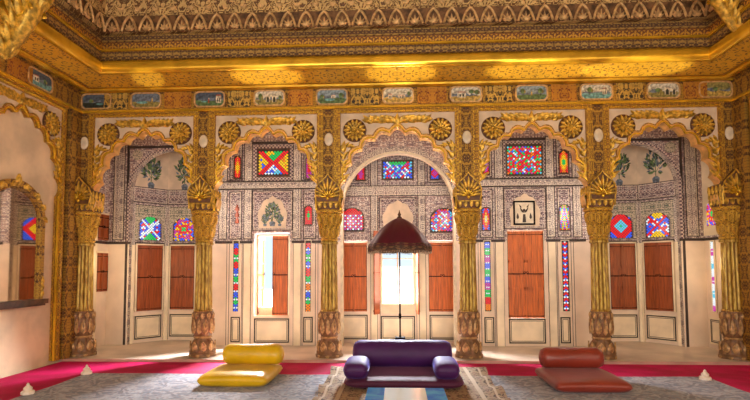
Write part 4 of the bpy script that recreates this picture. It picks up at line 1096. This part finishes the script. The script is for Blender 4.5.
pillow('floor_mattress', -.57, .67, 5.12, 6.06, -.0165, .10, 'plum', 'wide plum velvet mattress on the brown patterned rug', 'mattress', None, 9, .4)
bolster('big aubergine velvet bolster forming the back of the purple seat', 1.14, .155, (.04, 5.86, .078), 0, 'purple', None)
pillow('arm_cushion', -.575, -.315, 5.13, 5.69, .085, .262, 'purple', 'short purple velvet arm cushion at the left end of the purple seat', 'cushion', 'arm cushions of the purple seat', 5, .3, e1=.6)
pillow('arm_cushion', .365, .625, 5.13, 5.69, .085, .262, 'purple', 'short purple velvet arm cushion at the right end of the purple seat', 'cushion', 'arm cushions of the purple seat', 5, .3, e1=.6)

# ---- ceremonial umbrella
t = thing('ceremonial_umbrella', 'crimson velvet umbrella on a thin black pole behind the purple seat', 'umbrella', (.02, 6.535, -.036))
mb = MB(); mb.box(-.11, .11, -.11, .11, 0, .04).box(-.055, .055, -.05, .05, .04, .355).box(-.065, .065, -.058, .058, .335, .365); mb.build('stand', 'iron', t, smooth=False)
mb = MB(); mb.lathe([(.011, .355), (.02, .365), (.010, .39), (.010, .60), (.017, .61), (.017, .66), (.010, .67), (.010, 1.86)], 12); mb.build('pole', 'iron', t)
R0, zt, zr = .415, 1.915, 1.545; seg = 64; nr = 14; mb = MB(); vs = []
for lay in (0, 1):
    for k in range(nr + 1):
        u = k / nr
        for i in range(seg):
            a = 2 * pi * i / seg; rib = abs(cos(4 * a)) ; rr = R0 * u * (1 - .055 * (1 - rib) * u)
            z = zt - (zt - zr) * (1 - (1 - u ** 1.55) ** 1.0) * (.82 + .18 * u) - .012 * (1 - rib) * u
            vs.append((rr * cos(a), rr * sin(a), z - lay * .008))
o_ = (nr + 1) * seg; fs = []
for k in range(nr):
    for i in range(seg):
        q = k * seg + i; q1 = k * seg + (i + 1) % seg; fs += [(q, q + seg, q1 + seg, q1), (o_ + q, o_ + q1, o_ + q1 + seg, o_ + q + seg)]
mb.add(vs, fs); mb.build('canopy', 'canopy', t)
mb = MB(); vs = []
for k, (dz, dr) in enumerate(((.03, -.012), (-.025, .006), (-.065, .004))):
    for i in range(seg * 2):
        a = pi * i / seg; rib = abs(cos(4 * a)); rr = (R0 + dr) * (1 - .055 * (1 - rib)); vs.append((rr * cos(a), rr * sin(a), zr - .005 - .012 * (1 - rib) + dz - (.014 * abs(sin(8 * a)) if k == 2 else 0)))
n2 = seg * 2; mb.add(vs, [(k * n2 + i, (k + 1) * n2 + i, (k + 1) * n2 + (i + 1) % n2, k * n2 + (i + 1) % n2) for k in range(2) for i in range(n2)]); mb.build('embroidered_hem', 'canopy_hem', t)
mb = MB()
for i in range(120):
    a = 2 * pi * i / 120; rib = abs(cos(4 * a)); rr = (R0 + .002) * (1 - .055 * (1 - rib)); z = zr - .068 - .012 * (1 - rib)
    mb.tube([(rr * cos(a), rr * sin(a), z), (rr * cos(a), rr * sin(a), z - .03)], .0045, 4)
mb.build('fringe', 'fringe', t)
mb = MB()
for i in range(8):
    a = 2 * pi * i / 8; mb.tube([(R0 * u * cos(a), R0 * u * sin(a), zt - (zt - zr) * (u ** 1.55) * (.82 + .18 * u) - .014) for u in (0, .2, .4, .6, .8, .98)], .004, 5)
mb.build('rib_frame', 'iron', t)
MB().lathe([(.03, zt - .01), (.034, zt + .005), (.015, zt + .02), (.024, zt + .04), (.012, zt + .06), (.003, zt + .10)], 16).build('finial', 'canopy_hem', t)

# ---- low table
t = thing('low_table', 'low glass-topped table with blue border and a window reflection painted white in its centre', 'table', (.05, 3.42, -.0275))
MB().box(-.285, .285, -.42, .42, .325, .345).build('table_top', 'blue', t, smooth=False)
MB().box(-.155, .145, -.36, .405, .3445, .3475).build('reflection_panel', 'painted_reflection', t, smooth=False)  # white slab painted in as the reflection of a bright window
MB().box(-.26, .26, -.40, .40, .275, .326).build('apron', 'wood_dark', t, smooth=False)
for sx in (-1, 1):
    for sy in (-1, 1): MB().lathe([(.025, 0), (.03, .01), (.018, .04), (.028, .1), (.016, .2), (.03, .28)], 16, c=(sx * .235, sy * .375, 0)).build('leg', 'wood_dark', t)

# ---- marble carpet weights
def weight(label, loc, first=None):
    if first: return dup(first, loc, 0, label)
    t = thing('carpet_weight', label, 'carpet weight', loc, 0, 'marble carpet weights')
    MB().lathe([(.085, 0), (.085, .035), (.075, .045), (.05, .05)], 8).build('base', 'weight', t)
    MB().lathe([(.045, .05), (.055, .065), (.055, .085), (.03, .11), (.018, .12), (.022, .13), (.010, .145), (.002, .155)], 20).build('knob', 'weight', t)
    return t
W1 = weight('white marble carpet weight on the corner of the rug by the left wall', (-3.72, 5.88, -.0275))
W1.scale = (.72, .72, .72)
weight('white marble carpet weight at the left rug edge, lowest in the picture', (-3.72, 4.93, -.0275), W1)
weight('white marble carpet weight at the rug corner on the right', (3.40, 5.80, -.0275), W1)

# ------------------------------------------------------------------ light
def area(name, loc, rot, sx, sy, power, col, spread=None):
    l = bpy.data.lights.new(name, 'AREA'); l.shape = 'RECTANGLE'; l.size = sx; l.size_y = sy; l.energy = power; l.color = col
    if spread: l.spread = spread
    o = bpy.data.objects.new(name, l); COL.objects.link(o); o.location = loc; o.rotation_euler = rot; return o
# daylight through the windows of the rear wall, behind the camera
for k, x in enumerate((-3.0, -1.0, 1.0, 3.0)):
    area('rear_window_light', (x, -3.1, 1.9), (radians(90), 0, 0), .9, 1.9, 108, (1.0, .93, .82))
# warm fill lights added high against both blank side walls
area('side_fill_light', (4.5, 1.5, 2.8), (0, radians(75), 0), 1.2, 2.2, 38, (1.0, .88, .68))
area('side_fill_light', (-4.5, 1.5, 2.8), (0, radians(-75), 0), 1.2, 2.2, 32, (1.0, .88, .68))
# daylight falling through the open doorway and the central window of the gallery
area('doorway_daylight', (-2.1, 10.0, 2.9), (radians(-55), 0, 0), 1.0, 1.0, 3200, (1.0, .96, .97))
area('window_daylight', (0, 10.2, 3.0), (radians(-55), 0, 0), 1.0, 1.0, 3400, (.90, .95, 1.0))
# fill lights added behind the columns to brighten the gallery
for x in COLX[1:-1]:
    l = bpy.data.lights.new('gallery_fill', 'POINT'); l.energy = 14.5; l.color = (1, .90, .80); l.shadow_soft_size = .12
    o = bpy.data.objects.new('gallery_fill', l); COL.objects.link(o); o.location = (x, 7.32, 2.1)
for x, e in ((-4.3, 9), (4.3, 8)):  # warm fill added low in the end bays for bounced light
    l = bpy.data.lights.new('gallery_fill', 'POINT'); l.energy = e; l.color = (1, .78, .45); l.shadow_soft_size = .12
    o = bpy.data.objects.new('gallery_fill', l); COL.objects.link(o); o.location = (x, 7.3, 1.3)
# narrow spots added near the floor to throw bright patches on the gilded cornice
def spot(x, tx, ang, power, sx):
    l = bpy.data.lights.new('cornice_patch_spot', 'SPOT'); l.energy = power; l.spot_size = radians(ang); l.spot_blend = .35; l.color = (1, .84, .5); l.shadow_soft_size = .04
    o = bpy.data.objects.new('cornice_patch_spot', l); COL.objects.link(o); o.location = (x, 1.2, .2)
    o.rotation_euler = (Vector((tx, 6.50, 3.80)) - Vector((x, 1.2, .2))).to_track_quat('-Z', 'Y').to_euler(); o.scale = (sx, 1, 1)
for x, tx, pw, sx in ((-2.2, -3.38, 2200, 1.3), (-1.2, -1.75, 3600, 2.9), (.2, .05, 3600, 2.9), (2.0, 1.85, 3200, 4.2), (2.8, 3.1, 4200, 4.2)): spot(x, tx, 3.2, pw, sx)
w = bpy.data.worlds.new('sky'); SC.world = w; w.use_nodes = True
bg = w.node_tree.nodes['Background']; bg.inputs[0].default_value = (.74, .88, 1.0, 1); bg.inputs[1].default_value = 1.15

# ------------------------------------------------------------------ camera
cam = bpy.data.cameras.new('camera'); co = bpy.data.objects.new('camera', cam); COL.objects.link(co); SC.camera = co
cam.sensor_fit = 'HORIZONTAL'; cam.sensor_width = 36; cam.lens = 500 / 750 * 36
cam.shift_y = 39.3 / 750
co.location = (0, 0, 1.22)
yaw, tilt, roll = radians(2.64), radians(3.3), radians(-.2)
fw = Vector((-sin(yaw) * cos(tilt), cos(yaw) * cos(tilt), sin(tilt))); rt = fw.cross(Vector((0, 0, 1))).normalized(); upv = rt.cross(fw)
r2 = rt * cos(roll) + upv * sin(roll); u2 = -rt * sin(roll) + upv * cos(roll)
co.matrix_world = Matrix.Translation((0, 0, 1.22)) @ Matrix((r2, u2, -fw)).transposed().to_4x4()
cam.clip_start = .05

SC.view_settings.view_transform = 'Standard'; SC.view_settings.look = 'None'; SC.view_settings.exposure = 0.0; SC.view_settings.gamma = 1.0
SC.view_settings.use_curve_mapping = False
